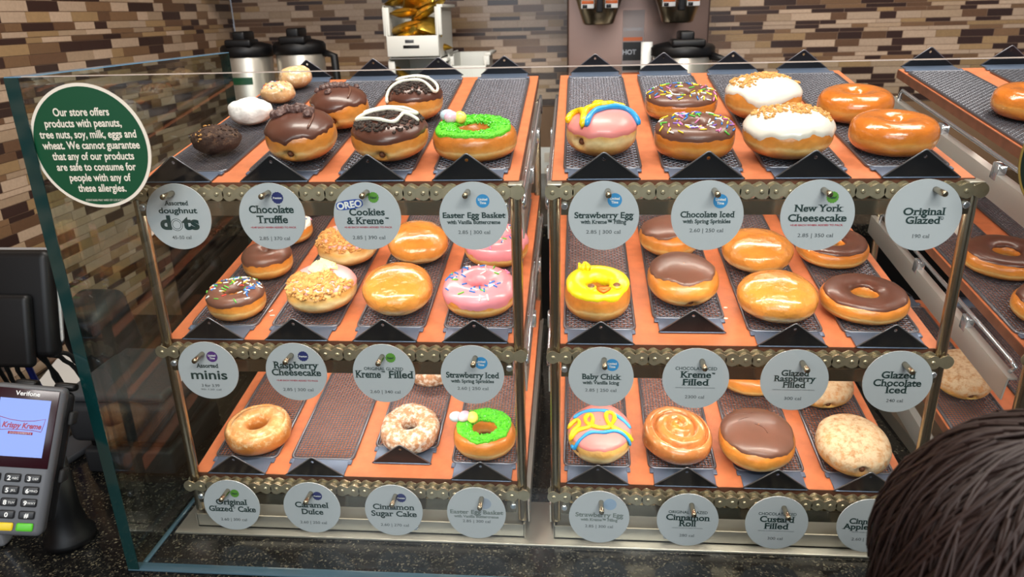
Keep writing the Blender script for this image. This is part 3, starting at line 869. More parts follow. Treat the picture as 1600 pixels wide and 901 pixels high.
def make(kind, t, x, y, D, Hm, el, label, seed, rot=0.0, cat='doughnut'):
    el = R(el)
    group = None
    def T(nm): return nm
    if kind in ('dot_dark', 'dot_white', 'dot_spr', 'dot_glz'):
        h = min(Hm, D*0.62)
        nut = Nut(False, D, D*0.85, h, seed, n=2.1, lump=0.11, lumpf=55).prep()
        mm = {'dot_dark': 'dark', 'dot_white': 'white', 'dot_spr': 'ball', 'dot_glz': 'ball'}[kind]
        o = nut.body(56, 30).build('doughnut_hole', D_[mm], None, place(t, x, y, h, rot))
        tag(o, label, 'doughnut hole', 'doughnut holes on the top shelf')
        if kind == 'dot_spr': nut.sprinkle(o, 34, lambda a, b, r: a*a+b*b < 0.8, seed, 0.0004, (0, 0, 1, 2, 3, 4, 6), size=0.55)
        if kind == 'dot_dark':
            nut.crumbs(60, 0.0022, lambda a, b, r: True, seed, 0.0002).build('crumb_coating', D_['dark'], o)['kind'] = 'stuff'
            nut.crumbs(12, 0.0030, lambda a, b, r: a < -0.2, seed+1, 0.0005).build('toffee_crumbs', I_['crumb'], o)['kind'] = 'stuff'
        return o
    ringk = {'spr': 0.26, 'og': 0.10, 'basket': 0.36, 'mini_spr': 0.30, 'mini_choc': 0.10, 'mini_plain': 0.25, 'pink': 0.24, 'chick': 0.36, 'ci': 0.28, 'cake': 0.30, 'cin': 0.24}
    base = kind
    if base in ringk:
        h = min(Hm, {'ci': 0.036, 'og': 0.040, 'spr': 0.040, 'basket': 0.040, 'pink': 0.040, 'chick': 0.044, 'cake': 0.036, 'cin': 0.034}.get(base, 0.040))
        dy, tip, h = solve(D, Hm, el, h, 1.06, True, ringk[base])
        nut = Nut(True, D, dy, h, seed, hole=ringk[base], n=2.5 if base != 'cake' else 2.8, lump=0.018 if base not in ('cin', 'cake') else 0.05, lumpf=20 if base not in ('cin',) else 45, crack=0.006 if base == 'cake' else 0.0)
        dm = {'og': 'glazed', 'spr': 'glazed', 'basket': 'gold', 'cake': 'cake', 'cin': 'cinnamon', 'mini_plain': 'gold'}.get(base, 'gold')
        nm = {'cake': 'cake_doughnut', 'cin': 'cake_doughnut', 'og': 'glazed_doughnut', 'mini_spr': 'mini_doughnut', 'mini_choc': 'mini_doughnut', 'mini_plain': 'mini_doughnut'}.get(base, 'ring_doughnut')
    else:
        h = min(Hm, 0.055 if t == 'T' else 0.050)
        dent = {'truffle': True, 'oreo': True, 'egg': True, 'app': True, 'pow': True}.get(base)
        sw = base == 'roll'
        if sw: h = 0.044
        dy, tip, h = solve(D, Hm, el, h, 1.12)
        dpos = {'truffle': (R(258), R(-14)), 'oreo': (R(268), R(-18)), 'egg': (R(222), R(-6)), 'app': (R(268), R(2)), 'pow': (R(285), R(-16)), 'ck': (R(280), R(-22))}.get(base)
        nut = Nut(False, D, dy, h, seed, n=2.35 if not sw else 2.6, lump=0.05 if not sw else 0.03, lumpf=16, swirl=sw, dent=(dpos[0], dpos[1], 0.0068, 0.008) if dpos else None)
        dm = {'kreme': 'glazed_pale', 'rg': 'glazed_pale', 'app': 'sugared', 'pow': 'sugared', 'roll': 'roll', 'rasp': 'pale', 'egg': 'pale'}.get(base, 'gold')
        nm = 'filled_doughnut' if not sw else 'cinnamon_roll'
    nut.prep()
    o = nut.body(144 if base == 'roll' else 84, 64 if base == 'roll' else 40).build(nm, D_[dm], None, place(t, x, y, h, rot, tip, dy/2))
    tag(o, label, 'cinnamon roll' if base == 'roll' else cat)
    nut.skew = {'ck': 0.26, 'cust': 0.10, 'chick': 0.10, 'oreo': 0.08, 'rasp': 0.42, 'basket': 0.22 if t == 'B' else 0.0, 'egg': 0.18 if t == 'B' else 0.0}.get(base, 0.0)
    def ice(key, lo, wave, th=0.0016, hi=None, name='icing'):
        return nut.icing(lo, wave, th, hi).build(name, I_[key], o)
    def stuff(mb, name, key, par=None):
        c = mb.build(name, I_[key], par or o); c['kind'] = 'stuff'; return c
    if base == 'truffle':
        ic = ice('choc', 0.28, 0.22)
        rnd = random.Random(seed)
        big = seed % 2 == 0
        spots = [(-0.62+0.11*i+rnd.uniform(-.03, .03), 0.02+0.12*math.sin(i*0.36)+rnd.uniform(-.08, .08)) for i in range(10)]
        spots += [(-0.5+0.09*i, 0.24+rnd.uniform(-.08, .08)) for i in range(8)] + ([(0.30, -0.16), (0.34, -0.02)] if big else [(-0.25, -0.42), (-0.21, -0.36), (0.62, 0.35)])
        for a, b in spots:
            mb = MB(); bm = bmesh.new(); bmesh.ops.create_icosphere(bm, subdivisions=2, radius=0.0060 if big else 0.0040)
            for v in bm.verts: v.co *= 1+0.4*noise.noise(v.co*420+Vector((a*90, b*50, seed)))
            mb.bm(bm); mb.build('truffle_piece', I_['truffle'], o, TR(*nut.top(a*nut.rx, b*nut.ry, 0.0042 if big else 0.0032)))
        nut.line([(-0.72, 0.1), (-0.3, 0.42), (0.2, 0.34), (0.42, 0.0), (0.46, -0.35), (0.38, -0.66)], 0.0015, 0.0024).build('drizzle', I_['choc_dull'], o)
    elif base == 'oreo':
        ice('choc', 0.12, 0.12)
        stuff(nut.crumbs(520, 0.0034, lambda a, b, r: -0.80 < b < 0.8 and a*a+b*b < 0.74, seed, 0.0014), 'cookie_crumbs', 'oreo')
        nut.line([(-0.66, 0.12), (-0.2, 0.36), (0.35, 0.38), (0.70, 0.16), (0.55, 0.06), (0.0, 0.20), (-0.35, 0.06), (-0.75, -0.18), (-0.3, -0.42), (0.25, -0.56), (0.38, -0.29), (0.45, -0.06), (0.80, -0.18)] if seed % 2 else
                 [(-0.8, -0.79), (-0.66, -0.42), (-0.2, -0.22), (0.35, -0.22), (0.74, -0.46), (0.82, -0.14), (0.5, 0.18), (-0.1, 0.22), (-0.55, 0.10), (-0.2, 0.38), (0.5, 0.32)], 0.0024, 0.0046).build('white_drizzle', I_['drizzle'], o)
    elif base == 'basket':
        mb = nut.icing(0.92, 0.28, 0.0030, 0.80)
        gi = mb.build('green_icing', I_['green'], o)
        stuff(nut.crumbs(520, 0.0024, lambda a, b, r: 0.42 < math.hypot(a, b) < (0.78 if b < 0 else 0.84), seed, 0.0026), 'sugar_crystals', 'green_dark')
        for k, (a, b) in enumerate(((-0.66, 0.42), (-0.58, 0.26), (-0.40, 0.36)) if seed % 2 == 0 else ((-0.84, 0.34), (-0.66, 0.26), (-0.44, 0.30))):
            MB().sphere((0, 0, 0), 0.0104, 0.0084, 0.0080, 18, RZ(k*0.9)).build('candy_egg', EGGC[k], o, TR(*nut.top(a*nut.rx, b*nut.ry, 0.0080)))
    elif base == 'egg':
        ice('pink_soft', 0.12 if t == 'T' else 0.22, 0.10)
        if seed % 2 == 0:
            lp = [(-0.92, -0.12), (-0.80, 0.00), (-0.66, 0.04), (-0.62, -0.16), (-0.78, -0.32), (-0.82, -0.48), (-0.66, -0.34), (-0.34, -0.28), (-0.22, 0.00), (-0.30, 0.20), (-0.44, 0.10), (-0.40, -0.14), (-0.10, -0.30), (0.24, -0.28), (0.44, 0.04), (0.40, 0.28), (0.22, 0.28), (0.20, 0.02), (0.34, -0.24), (0.60, -0.32), (0.94, -0.40)]
            nut.line(lp, 0.0031, 0.0036).build('yellow_piping', I_['yellow2'], o)
            nut.line([(-0.80, 0.20), (-0.5, 0.36), (-0.1, 0.40), (0.3, 0.34), (0.74, 0.08), (0.9, -0.08)], 0.0026, 0.003).build('blue_piping', I_['blue'], o)
            nut.line([(-0.92, -0.66), (-0.76, -0.72), (-0.58, -0.60), (-0.30, -0.46), (0.10, -0.46), (0.5, -0.36), (0.76, -0.42), (0.94, -0.60)], 0.0026, 0.003).build('blue_piping', I_['blue'], o)
        else:
            nut.line([(-0.92, -0.10), (-0.82, 0.14), (-0.6, 0.06), (-0.52, -0.36), (-0.58, -0.66), (-0.54, -0.34), (-0.40, 0.0), (-0.1, 0.20), (0.06, 0.50), (-0.12, 0.56), (-0.1, 0.30), (0.22, 0.28), (0.36, 0.54), (0.30, 0.62), (0.34, 0.36), (0.66, 0.30)], 0.0041, 0.0044).build('yellow_piping', I_['yellow2'], o)
            nut.line([(-0.60, 0.60), (-0.40, 0.72), (-0.2, 0.74)], 0.0026, 0.003).build('blue_piping', I_['blue'], o)
            nut.line([(-0.50, -0.72), (-0.40, -0.50), (-0.22, -0.26), (0.1, -0.06), (0.45, 0.08), (0.72, 0.08), (0.90, -0.08), (0.96, -0.18)], 0.0037, 0.0040).build('blue_piping', I_['blue'], o)
    elif base == 'spr':
        ic = ice('choc_dull', 0.30, 0.16, 0.0018)
        nut.sprinkle(ic, 92, ringtest(0.34, 0.95), seed, 0.0024, (0, 0, 1, 2, 2, 3, 3, 4, 5), size=1.12)
    elif base == 'ny':
        ice('white', 0.16, 0.24, 0.0022)
        stuff(nut.crumbs(210, 0.0034, lambda a, b, r: abs(b-0.12) < 0.38+0.1*math.sin(a*9) and abs(a) < 0.8, seed, 0.0022), 'graham_crumbs', 'crumb')
    elif base == 'mini_spr':
        ic = ice('choc_dull', 0.30, 0.2)
        nut.sprinkle(ic, 74, lambda a, b, r: 0.35 < math.hypot(a, b) < 0.90 and (b > -0.25 or r.random() < 0.16), seed, 0.0022, (0, 0, 0, 1, 1, 3, 6, 2))
        for k in range(10):
            pass
    elif base == 'mini_choc': ice('choc_dull', 0.24, 0.25, 0.0018)
    elif base == 'mini_plain':
        ic = ice('white', 0.35, 0.2)
        nut.sprinkle(ic, 40, ringtest(0.4, 0.95), seed, 0.0020, (0, 0, 0, 1, 2, 4))
    elif base == 'rasp':
        ice('pink_pale', 0.10, 0.12)
        stuff(nut.crumbs(520, 0.0036, lambda a, b, r: -0.98 < b+0.12*a < -0.02+0.12*math.sin(a*7) and abs(a) < 0.92, seed, 0.0016), 'graham_crumbs', 'crumb')
        nut.crumbs(80, 0.0085, lambda a, b, r: (a-0.08)**2/0.07+(b-0.20)**2/0.04 < 1, seed+2, 0.003).build('cream_dollop', I_['cream'], o)
    elif base == 'pink':
        ic = ice('pink', -0.05, 0.28, 0.0020)
        nut.sprinkle(ic, 44, lambda a, b, r: 0.34 < math.hypot(a, b) < 0.95, seed, 0.0026, (0, 0, 1, 1, 1, 3, 4), size=1.25)
    elif base == 'chick':
        ic = ice('yellow', 0.50, 0.24, 0.0022)
        nut.line([(-0.02, -0.60), (0.14, -0.76), (0.34, -0.59), (0.16, -0.62), (-0.02, -0.60)], 0.0027, 0.0030).build('orange_beak', I_['beak'], o)
        for a, b in ((-0.22, -0.52), (0.54, -0.46)):
            e = MB().sphere((0, 0, 0), 0.0072, 0.0072, 0.0034, 16).build('eye', I_['yellow2'], o, TR(*nut.top(a*nut.rx, b*nut.ry, 0.0026)))
            MB().sphere((0, 0, 0.0016), 0.0052, 0.0052, 0.0032, 16).build('pupil', I_['eye'], e)
        for a, b, c in ((-0.52, 0.60, 0.0), (-0.40, 0.66, 0.4), (-0.28, 0.64, -0.4), (-0.44, 0.52, 0.2), (-0.30, 0.54, 0.1)):
            p = nut.top(a*nut.rx, b*nut.ry, 0.001)
            MB().tube([p, p+Vector((0.001*c, 0, 0.004)), p+Vector((0.005*c-0.002, 0.002, 0.009))], 0.004, 8, True, [0.0042, 0.0034, 0.0012]).build('icing_tuft', I_['yellow'], o)
    elif base == 'ci': ice('choc', 0.72, 0.18, 0.0020, 0.5)
    elif base == 'ck': ice('choc_dull', 0.46, 0.16, 0.0016)
    elif base == 'cust':
        ic = ice('choc_dull', 0.30, 0.14, 0.0016)
        for ln in ([(-0.70, 0.28), (-0.45, 0.34), (-0.25, 0.40), (-0.2, 0.52)], [(-0.50, 0.02), (-0.38, 0.12), (-0.26, 0.20)], [(-0.1, -0.02), (0.12, -0.08), (0.25, -0.24)]):
            nut.line(ln, 0.0006, 0.0016, 5).build('icing_crack', I_['choc'], o)
    if base in ('truffle', 'oreo', 'app', 'pow', 'egg', 'ck'):
        c = nut._dc; inw = (Vector((0, 0, h/2))-c).normalized()
        MB().sphere((0, 0, 0), 0.0042, 0.0042, 0.0042, 14).build('filling_hole', I_['hole'], o, TR(*(c+inw*0.0072)))
    return o

# ------------------------------------------------------------------ trays on the shelves
TL = {
 (1,'T'): ['tray of doughnut holes at the left end of the top shelf, left rack', 'tray with the two truffle-topped chocolate doughnuts', 'tray with the two cookie-crumb doughnuts under white drizzle', 'tray with one green-iced ring at the right end of the left rack, top shelf'],
 (1,'M'): ['tray of mini doughnuts at the left end of the middle shelf', 'tray with the two pink doughnuts covered in crumbs', 'tray with two glazed filled doughnuts, left rack, middle shelf', 'tray with the two pink sprinkled rings'],
 (1,'B'): ['tray with one glazed cake doughnut, left end of the bottom shelf', 'empty tray on the bottom shelf of the left rack', 'pushed-back tray with the cinnamon sugar cake doughnuts, bottom shelf', 'tray with one green-iced ring on the bottom shelf'],
 (2,'T'): ['tray with one pink egg doughnut under yellow and blue piping, top shelf', 'tray with the two chocolate rings with pastel sprinkles', 'tray with the two white-iced doughnuts under graham crumbs', 'tray with two shiny glazed rings, right end of the middle rack'],
 (2,'M'): ['tray with the yellow chick doughnut', 'pushed-back tray with two plain chocolate-topped filled doughnuts, middle shelf', 'tray with two glazed filled doughnuts, middle rack, middle shelf', 'tray with two chocolate iced rings, middle rack, middle shelf'],
 (2,'B'): ['tray with the flat-lying piped pink egg doughnut on the bottom shelf', 'tray with the cinnamon roll', 'tray with the cracked chocolate custard doughnut, bottom shelf', 'tray with cinnamon-dusted filled doughnuts, right end of the bottom shelf'],
 (3,'T'): ['tray with one glazed ring at the left end of the right rack, top shelf', 'tray cut off by the right edge of the photo, top shelf of the right rack'],
 (3,'M'): ['tray with the chocolate ring seen past the right post, right rack', 'second tray of the right rack, middle shelf, cut off by the photo edge'],
 (3,'B'): ['tray with dusted doughnuts on the bottom shelf of the right rack', 'second tray on the bottom shelf of the right rack, under its middle shelf rail'],
}
for (rk, t), labs in TL.items():
    for k, lb in enumerate(labs):
        make_tray({1: X1, 2: X2, 3: X3}[rk], k+1, t, lb, 0.030 if (rk, t, k) in ((2, 'M', 1), (1, 'B', 2)) else 0.0, ({'T': -0.004, 'M': 0.005, 'B': 0.004}[t] if (rk, k) == (1, 0) else -0.011 if (rk, k) == (3, 0) else 0.0))

# ------------------------------------------------------------------ every doughnut: kind, tier, x, y, width, height, view angle, label, seed, turn
DN = [
 ('dot_dark','T',0.068,0.097,0.062,0.036,16,'dark chocolate crumb doughnut hole nearest the front on the top shelf',3,0.2),
 ('dot_white','T',0.063,0.226,0.065,0.038,15,'white powdered doughnut hole on the top shelf',5,0.1),
 ('dot_spr','T',0.065,0.339,0.056,0.037,13,'glazed doughnut hole speckled with coloured sprinkles',7,0.4),
 ('dot_glz','T',0.062,0.430,0.059,0.038,13,'plain glazed doughnut hole farthest back on the top shelf',9,0.9),
 ('truffle','T',0.196,0.075,0.090,0.064,17,'front chocolate truffle doughnut with a heap of dark chunks',12,0.12),
 ('truffle','T',0.208,0.205,0.084,0.061,15,'back chocolate truffle doughnut with small scattered chunks',13,0.2),
 ('oreo','T',0.312,0.076,0.097,0.062,17,'front doughnut with dark cookie crumbs and angular white drizzle',15,0.0),
 ('oreo','T',0.311,0.239,0.083,0.058,15,'back doughnut with dark cookie crumbs and looped white drizzle',16,0.0),
 ('basket','T',0.419,0.091,0.109,0.049,18,'ring with green sugar icing and pastel candy eggs on the top shelf',18,0.0),
 ('egg','T',0.582,0.084,0.088,0.059,18,'pink doughnut with yellow and blue piping on the top shelf',21,0.1),
 ('spr','T',0.697,0.083,0.100,0.052,18,'front chocolate ring with pastel sprinkles, middle rack',23,0.0),
 ('spr','T',0.700,0.242,0.106,0.046,15,'back chocolate ring with pastel sprinkles, middle rack',24,0.7),
 ('ny','T',0.807,0.070,0.105,0.058,17,'front white-iced doughnut with many graham crumbs',26,0.0),
 ('ny','T',0.810,0.223,0.102,0.058,15,'back white-iced doughnut with a thin band of crumbs',27,0.4),
 ('og','T',0.940,0.091,0.104,0.051,16,'front shiny glazed ring on the top shelf of the middle rack',29,0.3),
 ('og','T',0.935,0.220,0.103,0.049,15,'back shiny glazed ring on the top shelf of the middle rack',30,0.9),
 ('og','T',1.166,0.218,0.100,0.047,14,'glazed ring on the right rack at the right edge of the photo',31,1.4),
 ('mini_spr','M',0.074,0.068,0.080,0.051,27,'mini chocolate ring with white and coloured sprinkles',33,0.0),
 ('mini_choc','M',0.076,0.182,0.075,0.053,25,'mini chocolate doughnut behind the sprinkled mini ring',34,0.5),
 ('mini_plain','M',0.064,0.302,0.085,0.043,23,'mini sprinkled ring mostly hidden behind the second tag of the top row',35,0.0),
 ('mini_plain','M',0.058,0.425,0.090,0.038,21,'mini golden doughnut at the back of the middle shelf, left rack',36,0.0),
 ('rasp','M',0.192,0.088,0.097,0.059,28,'front pink doughnut with crumbs and a cream dollop',38,0.1),
 ('rasp','M',0.192,0.226,0.093,0.060,25,'back pink doughnut with crumbs behind the third tag',39,-0.1),
 ('kreme','M',0.303,0.086,0.097,0.069,29,'front glazed filled doughnut, left rack, middle shelf',41,0.3),
 ('kreme','M',0.303,0.232,0.092,0.065,25,'back glazed filled doughnut, left rack, middle shelf',42,0.6),
 ('pink','M',0.417,0.090,0.102,0.059,29,'front pink iced ring with coloured sprinkles',44,0.0),
 ('pink','M',0.426,0.233,0.096,0.062,26,'back pink iced ring with sprinkles, half hidden by a tag and post',45,1.2),
 ('chick','M',0.580,0.083,0.089,0.070,30,'yellow iced ring decorated with a chick face',47,0.0),
 ('ck','M',0.698,0.117,0.097,0.067,28,'front plain chocolate-topped filled doughnut, middle shelf',49,0.0),
 ('ck','M',0.698,0.256,0.098,0.055,25,'back plain chocolate-topped filled doughnut, half behind a tag',50,0.8),
 ('rg','M',0.817,0.075,0.106,0.054,29,'front glazed filled doughnut, middle rack, middle shelf',52,0.1),
 ('rg','M',0.818,0.208,0.102,0.058,26,'back glazed filled doughnut, middle rack, middle shelf',53,0.5),
 ('ci','M',0.934,0.089,0.112,0.042,28,'front chocolate iced ring, right end of the middle rack',55,0.0),
 ('ci','M',0.938,0.241,0.109,0.042,25,'back chocolate iced ring behind a tag, middle rack',56,1.0),
 ('ci','M',1.171,0.210,0.117,0.042,23,'chocolate iced ring on the right rack seen beside the steel post',57,0.4),
 ('ci','M',1.168,0.071,0.105,0.039,26,'chocolate iced ring cut off by the right edge of the photo',58,0.4),
 ('cake','B',0.073,0.071,0.096,0.056,37,'glazed cake ring with a cracked crown, bottom shelf at left',60,0.3),
 ('cin','B',0.305,0.080,0.088,0.065,39,'front cinnamon sugar cake ring on the bottom shelf',62,0.2),
 ('cin','B',0.312,0.240,0.089,0.043,35,'back cinnamon sugar cake ring between two tags',63,0.7),
 ('basket','B',0.418,0.071,0.092,0.054,40,'ring with green sugar icing and candy eggs on the bottom shelf',65,0.0),
 ('egg','B',0.586,0.069,0.092,0.078,40,'pink doughnut with yellow loops and blue waves on the bottom shelf',68,0.0),
 ('roll','B',0.697,0.073,0.095,0.075,40,'glazed cinnamon roll with a spiral top',70,0.6),
 ('cust','B',0.807,0.066,0.106,0.071,40,'front chocolate-topped doughnut with cracked icing, bottom shelf',72,-0.3),
 ('ck','B',0.831,0.227,0.108,0.057,35,'back chocolate-topped doughnut glimpsed between tags, bottom shelf',73,0.3),
 ('app','B',0.935,0.058,0.096,0.077,38,'front cinnamon-dusted filled doughnut with a hole, bottom shelf',75,0.0),
 ('pow','B',0.931,0.200,0.100,0.063,34,'back dusted filled doughnut half behind a tag, middle rack',76,-0.2),
 ('pow','B',1.154,0.226,0.088,0.070,32,'dusted filled doughnut beside the right post of the middle rack',77,-0.3),
 ('pow','B',1.146,0.074,0.090,0.060,35,'dusted doughnut peeking over the dark hair, right rack',78,0.4),
]
for kd, t, x, y, D, H, el, lb, sd, rot in DN:
    make(kd, t, x, y, D, H, el, lb, sd, rot)

# ------------------------------------------------------------------ round tags on the pegs
SE = dict(serif=True, bold=0.026)
DD = 0.0816
def L(s, w, base, h=0.095, key='ink', **k):
    """one line of lettering: width, baseline and capital height as shares of the tag's diameter"""
    o = dict(SE); o.update(key=key, w=w*DD); o.update(k)
    return (s, h*DD/0.70, k.get('x', 0.0)*DD, base*DD, o)
def PRC(s, w, base): return L(s, w, base, 0.052, 'ink_grey', bold=0.005)
def RED(w, base, s='+0.40 EACH WHEN ADDED TO PACK'): return L(s, w, base, 0.026, 'ink_red', serif=False)
def FINE(w, base): return L('ORIGINAL GLAZED DOUGHNUT WITH FILLING', w, base, 0.018, 'ink_grey', serif=False, bold=0.0)
def CAPS(s, w, base): return L(s, w, base, 0.052, serif=False, bold=0.012)
FD = dict(key='ink_fade')
TAGS = {
 'T': [
  ([L('Assorted', .36, .178, .066), L('doughnut', .60, .057, .085, serif=False), L('d  ts', .61, -.184, .20, serif=False, bold=0.05), PRC('45-50 cal', .30, -.34)], None, 'with doughnut-hole lettering, left end of top row'),
  ([L('Chocolate', .68, .058, .11), L('Truffle', .475, -.093, .11), RED(.70, -.174), PRC('2.85 | 370 cal', .47, -.354)], ('badge_navy', .0095, .023, .0071), 'reading Chocolate Truffle'),
  ([L('Cookies', .53, .02, .10), L('& Kreme', .55, -.11, .10, x=-.035), L('\u2122', .055, -.045, .03, x=.29), RED(.72, -.173), PRC('2.85 | 390 cal', .49, -.34)], ('badge_green', .0093, .023, .0064), 'with a blue word plate and green badge'),
  ([L('Easter Egg Basket', .91, -.022, .080), L('with Vanilla Buttercreme', .776, -.112, .055), PRC('2.85 | 300 cal', .465, -.26)], ('badge_blue', .0114, .0183, .0080), 'reading Easter Egg Basket in the top row'),
  ([L('Strawberry Egg', .833, -.028, .085), L('with Kreme\u2122 Filling', .645, -.11, .055), PRC('2.85 | 300 cal', .486, -.256)], ('badge_blue', .0125, .0186, .0082), 'reading Strawberry Egg in the top row'),
  ([L('Chocolate Iced', .74, -.02, .085), L('with Spring Sprinkles', .66, -.104, .055), PRC('2.60 | 250 cal', .466, -.234)], ('badge_blue', .0139, .0170, .0082), 'reading Chocolate Iced with Spring Sprinkles'),
  ([L('New York', .64, .06, .095), L('Cheesecake', .79, -.08, .10), RED(.715, -.147), PRC('2.85 | 350 cal', .48, -.306)], ('badge_green', .0144, .0210, .0066), 'reading New York Cheesecake'),
  ([L('Original', .544, .007, .10), L('Glazed', .45, -.115, .10), L('\u00ae', .04, -.06, .04, x=.25), PRC('190 cal', .22, -.317)], None, 'without a badge, right end of the top row')],
 'M': [
  ([L('Assorted', .36, .057, .07), L('minis', .61, -.146, .16, serif=False, bold=0.02), PRC('3 for 3.99', .30, -.286), L('90-120 cal', .34, -.345, .03, 'ink_grey', bold=0)], ('badge_purple', .0082, .0203, .0075), 'reading Assorted minis with a purple badge'),
  ([L('Raspberry', .72, .068, .115), L('Cheesecake', .81, -.056, .11), RED(.69, -.158), PRC('2.85 | 300 cal', .50, -.33)], ('badge_navy', .0117, .0228, .0069), 'reading Raspberry Cheesecake'),
  ([CAPS('ORIGINAL GLAZED', .63, .06), L('Kreme', .40, -.07, .12, x=-.255), L('Filled', .38, -.07, .12, x=.27), L('\u2122', .06, .015, .03, x=-.01), PRC('2.60 | 340 cal', .49, -.34)], ('badge_green', .0103, .0224, .0065), 'with a green badge in the middle row'),
  ([L('Strawberry Iced', .83, -.045, .095), L('with Spring Sprinkles', .68, -.13, .055), PRC('2.60 | 250 cal', .49, -.254)], ('badge_blue', .0117, .0170, .0083), 'reading Strawberry Iced'),
  ([L('Baby Chick', .59, -.034, .09), L('with Vanilla Icing', .56, -.118, .055), PRC('2.85 | 250 cal', .48, -.245)], ('badge_blue', .0137, .0170, .0082), 'reading Baby Chick'),
  ([CAPS('CHOCOLATE ICED', .62, .147), L('Kreme', .45, .02, .105), L('\u2122', .05, .07, .035, x=.26), L('Filled', .38, -.108, .105), FINE(.60, -.16), PRC('2300 cal', .29, -.33)], None, 'with Chocolate Iced in capitals, middle row'),
  ([L('Glazed', .40, .075, .095), L('Raspberry', .60, -.015, .095), L('Filled', .32, -.12, .095), FINE(.62, -.165), PRC('300 cal', .25, -.325)], None, 'reading Glazed Raspberry Filled'),
  ([L('Glazed', .48, .063, .11), L('Chocolate', .69, -.066, .11), L('Iced', .29, -.18, .11), PRC('240 cal', .24, -.33)], None, 'reading Glazed Chocolate Iced')],
 'B': [
  ([L('Original', .55, .02, .105), L('Glazed', .42, -.12, .105, x=-.21), L('Cake', .32, -.12, .105, x=.26), L('\u00ae', .035, -.06, .035, x=.04), PRC('2.60 | 300 cal', .47, -.31)], ('badge_green', .0070, .0200, .0063), 'with green badge, left end of the bottom row'),
  ([L('Caramel', .58, .014, .105), L('Dulce', .38, -.123, .105), PRC('2.60 | 250 cal', .47, -.315)], ('badge_navy', .0100, .0200, .0067), 'reading Caramel Dulce'),
  ([L('Cinnamon', .71, .025, .105), L('Sugar Cake', .79, -.11, .105), PRC('2.60 | 270 cal', .49, -.31)], ('badge_navy', .0120, .0210, .0068), 'reading Cinnamon Sugar Cake'),
  ([L('Easter Egg Basket', .90, -.01, .075, **FD), L('with Vanilla Buttercreme', .76, -.085, .05, **FD), PRC('2.85 | 300 cal', .47, -.18)], ('badge_fade2', .0127, .0160, .0085), 'reading Easter Egg Basket, faded, in the bottom row'),
  ([L('Strawberry Egg', .79, .01, .08, **FD), L('with Kreme\u2122 Filling', .61, -.07, .05, **FD), PRC('2.85 | 300 cal', .46, -.20)], ('badge_fade', .0143, .0210, .0088), 'reading Strawberry Egg, faded, in the bottom row'),
  ([CAPS('ORIGINAL GLAZED', .63, .13), L('Cinnamon', .70, .0, .11), L('Roll', .26, -.115, .11), FINE(.5, -.16), PRC('280 cal', .24, -.32)], None, 'reading Cinnamon Roll'),
  ([CAPS('CHOCOLATE ICED', .60, .15), L('Custard', .54, .02, .11), L('Filled', .37, -.11, .11), FINE(.58, -.16), PRC('300 cal', .24, -.32)], None, 'reading Custard Filled'),
  ([L('Cinnamon', .62, .04, .10), L('Apple Filled', .78, -.065, .10), FINE(.5, -.13), PRC('2.60 | 250 cal', .48, -.28)], None, 'reading Cinnamon Apple, cut by dark hair')],
}
TX = {'T': (0.0671,0.1848,0.302,0.4299,0.5819,0.6999,0.8224,0.9375), 'M': (0.0684,0.1878,0.3043,0.4194,0.5826,0.6997,0.8192,0.941), 'B': (0.0662,0.1829,0.2999,0.4158,0.5839,0.7022,0.8187,0.9370)}
TZ = {'T': 1.2768, 'M': 1.0680, 'B': 0.8555}
TYAW = {}
for t in 'TMB':
    for k, (lines, badge, lb) in enumerate(TAGS[t]):
        o = disc(MB(), 0.0408, -0.0007, 0.0007, 64).build('price_tag', MT['tag'], None, TR(TX[t][k], -0.0290, TZ[t]) @ RX(R(-2)))
        tag(o, 'round pale grey price tag '+lb, 'price tag', 'round price tags hanging on the racks')
        by = {}
        for l in lines: by.setdefault(l[4].get('key', 'ink'), []).append(l)
        for key, ls in by.items():
            text_mesh(ls, 0.0011).build({'ink': 'title_lettering', 'ink_fade': 'title_lettering', 'ink_grey': 'price_lettering', 'ink_red': 'red_note'}[key], MT[key], o)
        if badge:
            bk, bx, bz, br = badge
            b = disc(MB(), br, -0.0010, -0.0008, 56, wob=0.05 if bk in ('badge_navy', 'badge_green') else 0.0).build('badge', MT[bk], o, TR(bx, 0, bz))
            rows = {'badge_blue': ['Limited', 'Time'], 'badge_purple': ['Limited', 'Time'], 'badge_green': ['New!'], 'badge_navy': ['Premium']}.get(bk, [])
            if rows:
                hs = br*{'badge_green': 0.50, 'badge_navy': 0.34}.get(bk, 0.36)
                ws = br*{'badge_green': 1.25, 'badge_navy': 1.5}.get(bk, 1.35)
                text_mesh([(r_, hs/0.7, 0, (len(rows)-1)*hs*0.72-i*hs*1.45-hs*0.5, dict(bold=0.03, w=ws*(0.72 if r_ == 'Time' else 1))) for i, r_ in enumerate(rows)], 0.0013).build('badge_lettering', MT['ink'] if bk == 'badge_green' else MT['white'], b)
        if t == 'T' and k == 0:
            mb = MB(); cx, cz = -0.0040, -0.0098
            for rr in (0.0074, 0.0052):
                mb.tube([(cx+rr*math.cos(a*PI/16), -0.0010, cz+rr*math.sin(a*PI/16)) for a in range(33)], 0.00028, 4)
            mb.build('ring_drawing', MT['ink'], o)
        if t == 'T' and k == 2:
            cx, cz = -0.0215, 0.0145
            pb = MB(); poly = [(0.0165*math.copysign(abs(math.cos(a))**0.6, math.cos(a)), 0.0056*math.copysign(abs(math.sin(a))**0.6, math.sin(a))) for a in [2*PI*i/40 for i in range(40)]]
            wp = pb.prism(poly, -0.0012, -0.0008).build('word_plate', MT['logo_blue'], o, TR(cx+0.001, 0, cz) @ RY(R(-8)))
            text_mesh([('OREO', 0.0112, 0, -0.0039, dict(bold=0.04, sx=1.0))], 0.0014).build('plate_lettering', MT['white'], wp)

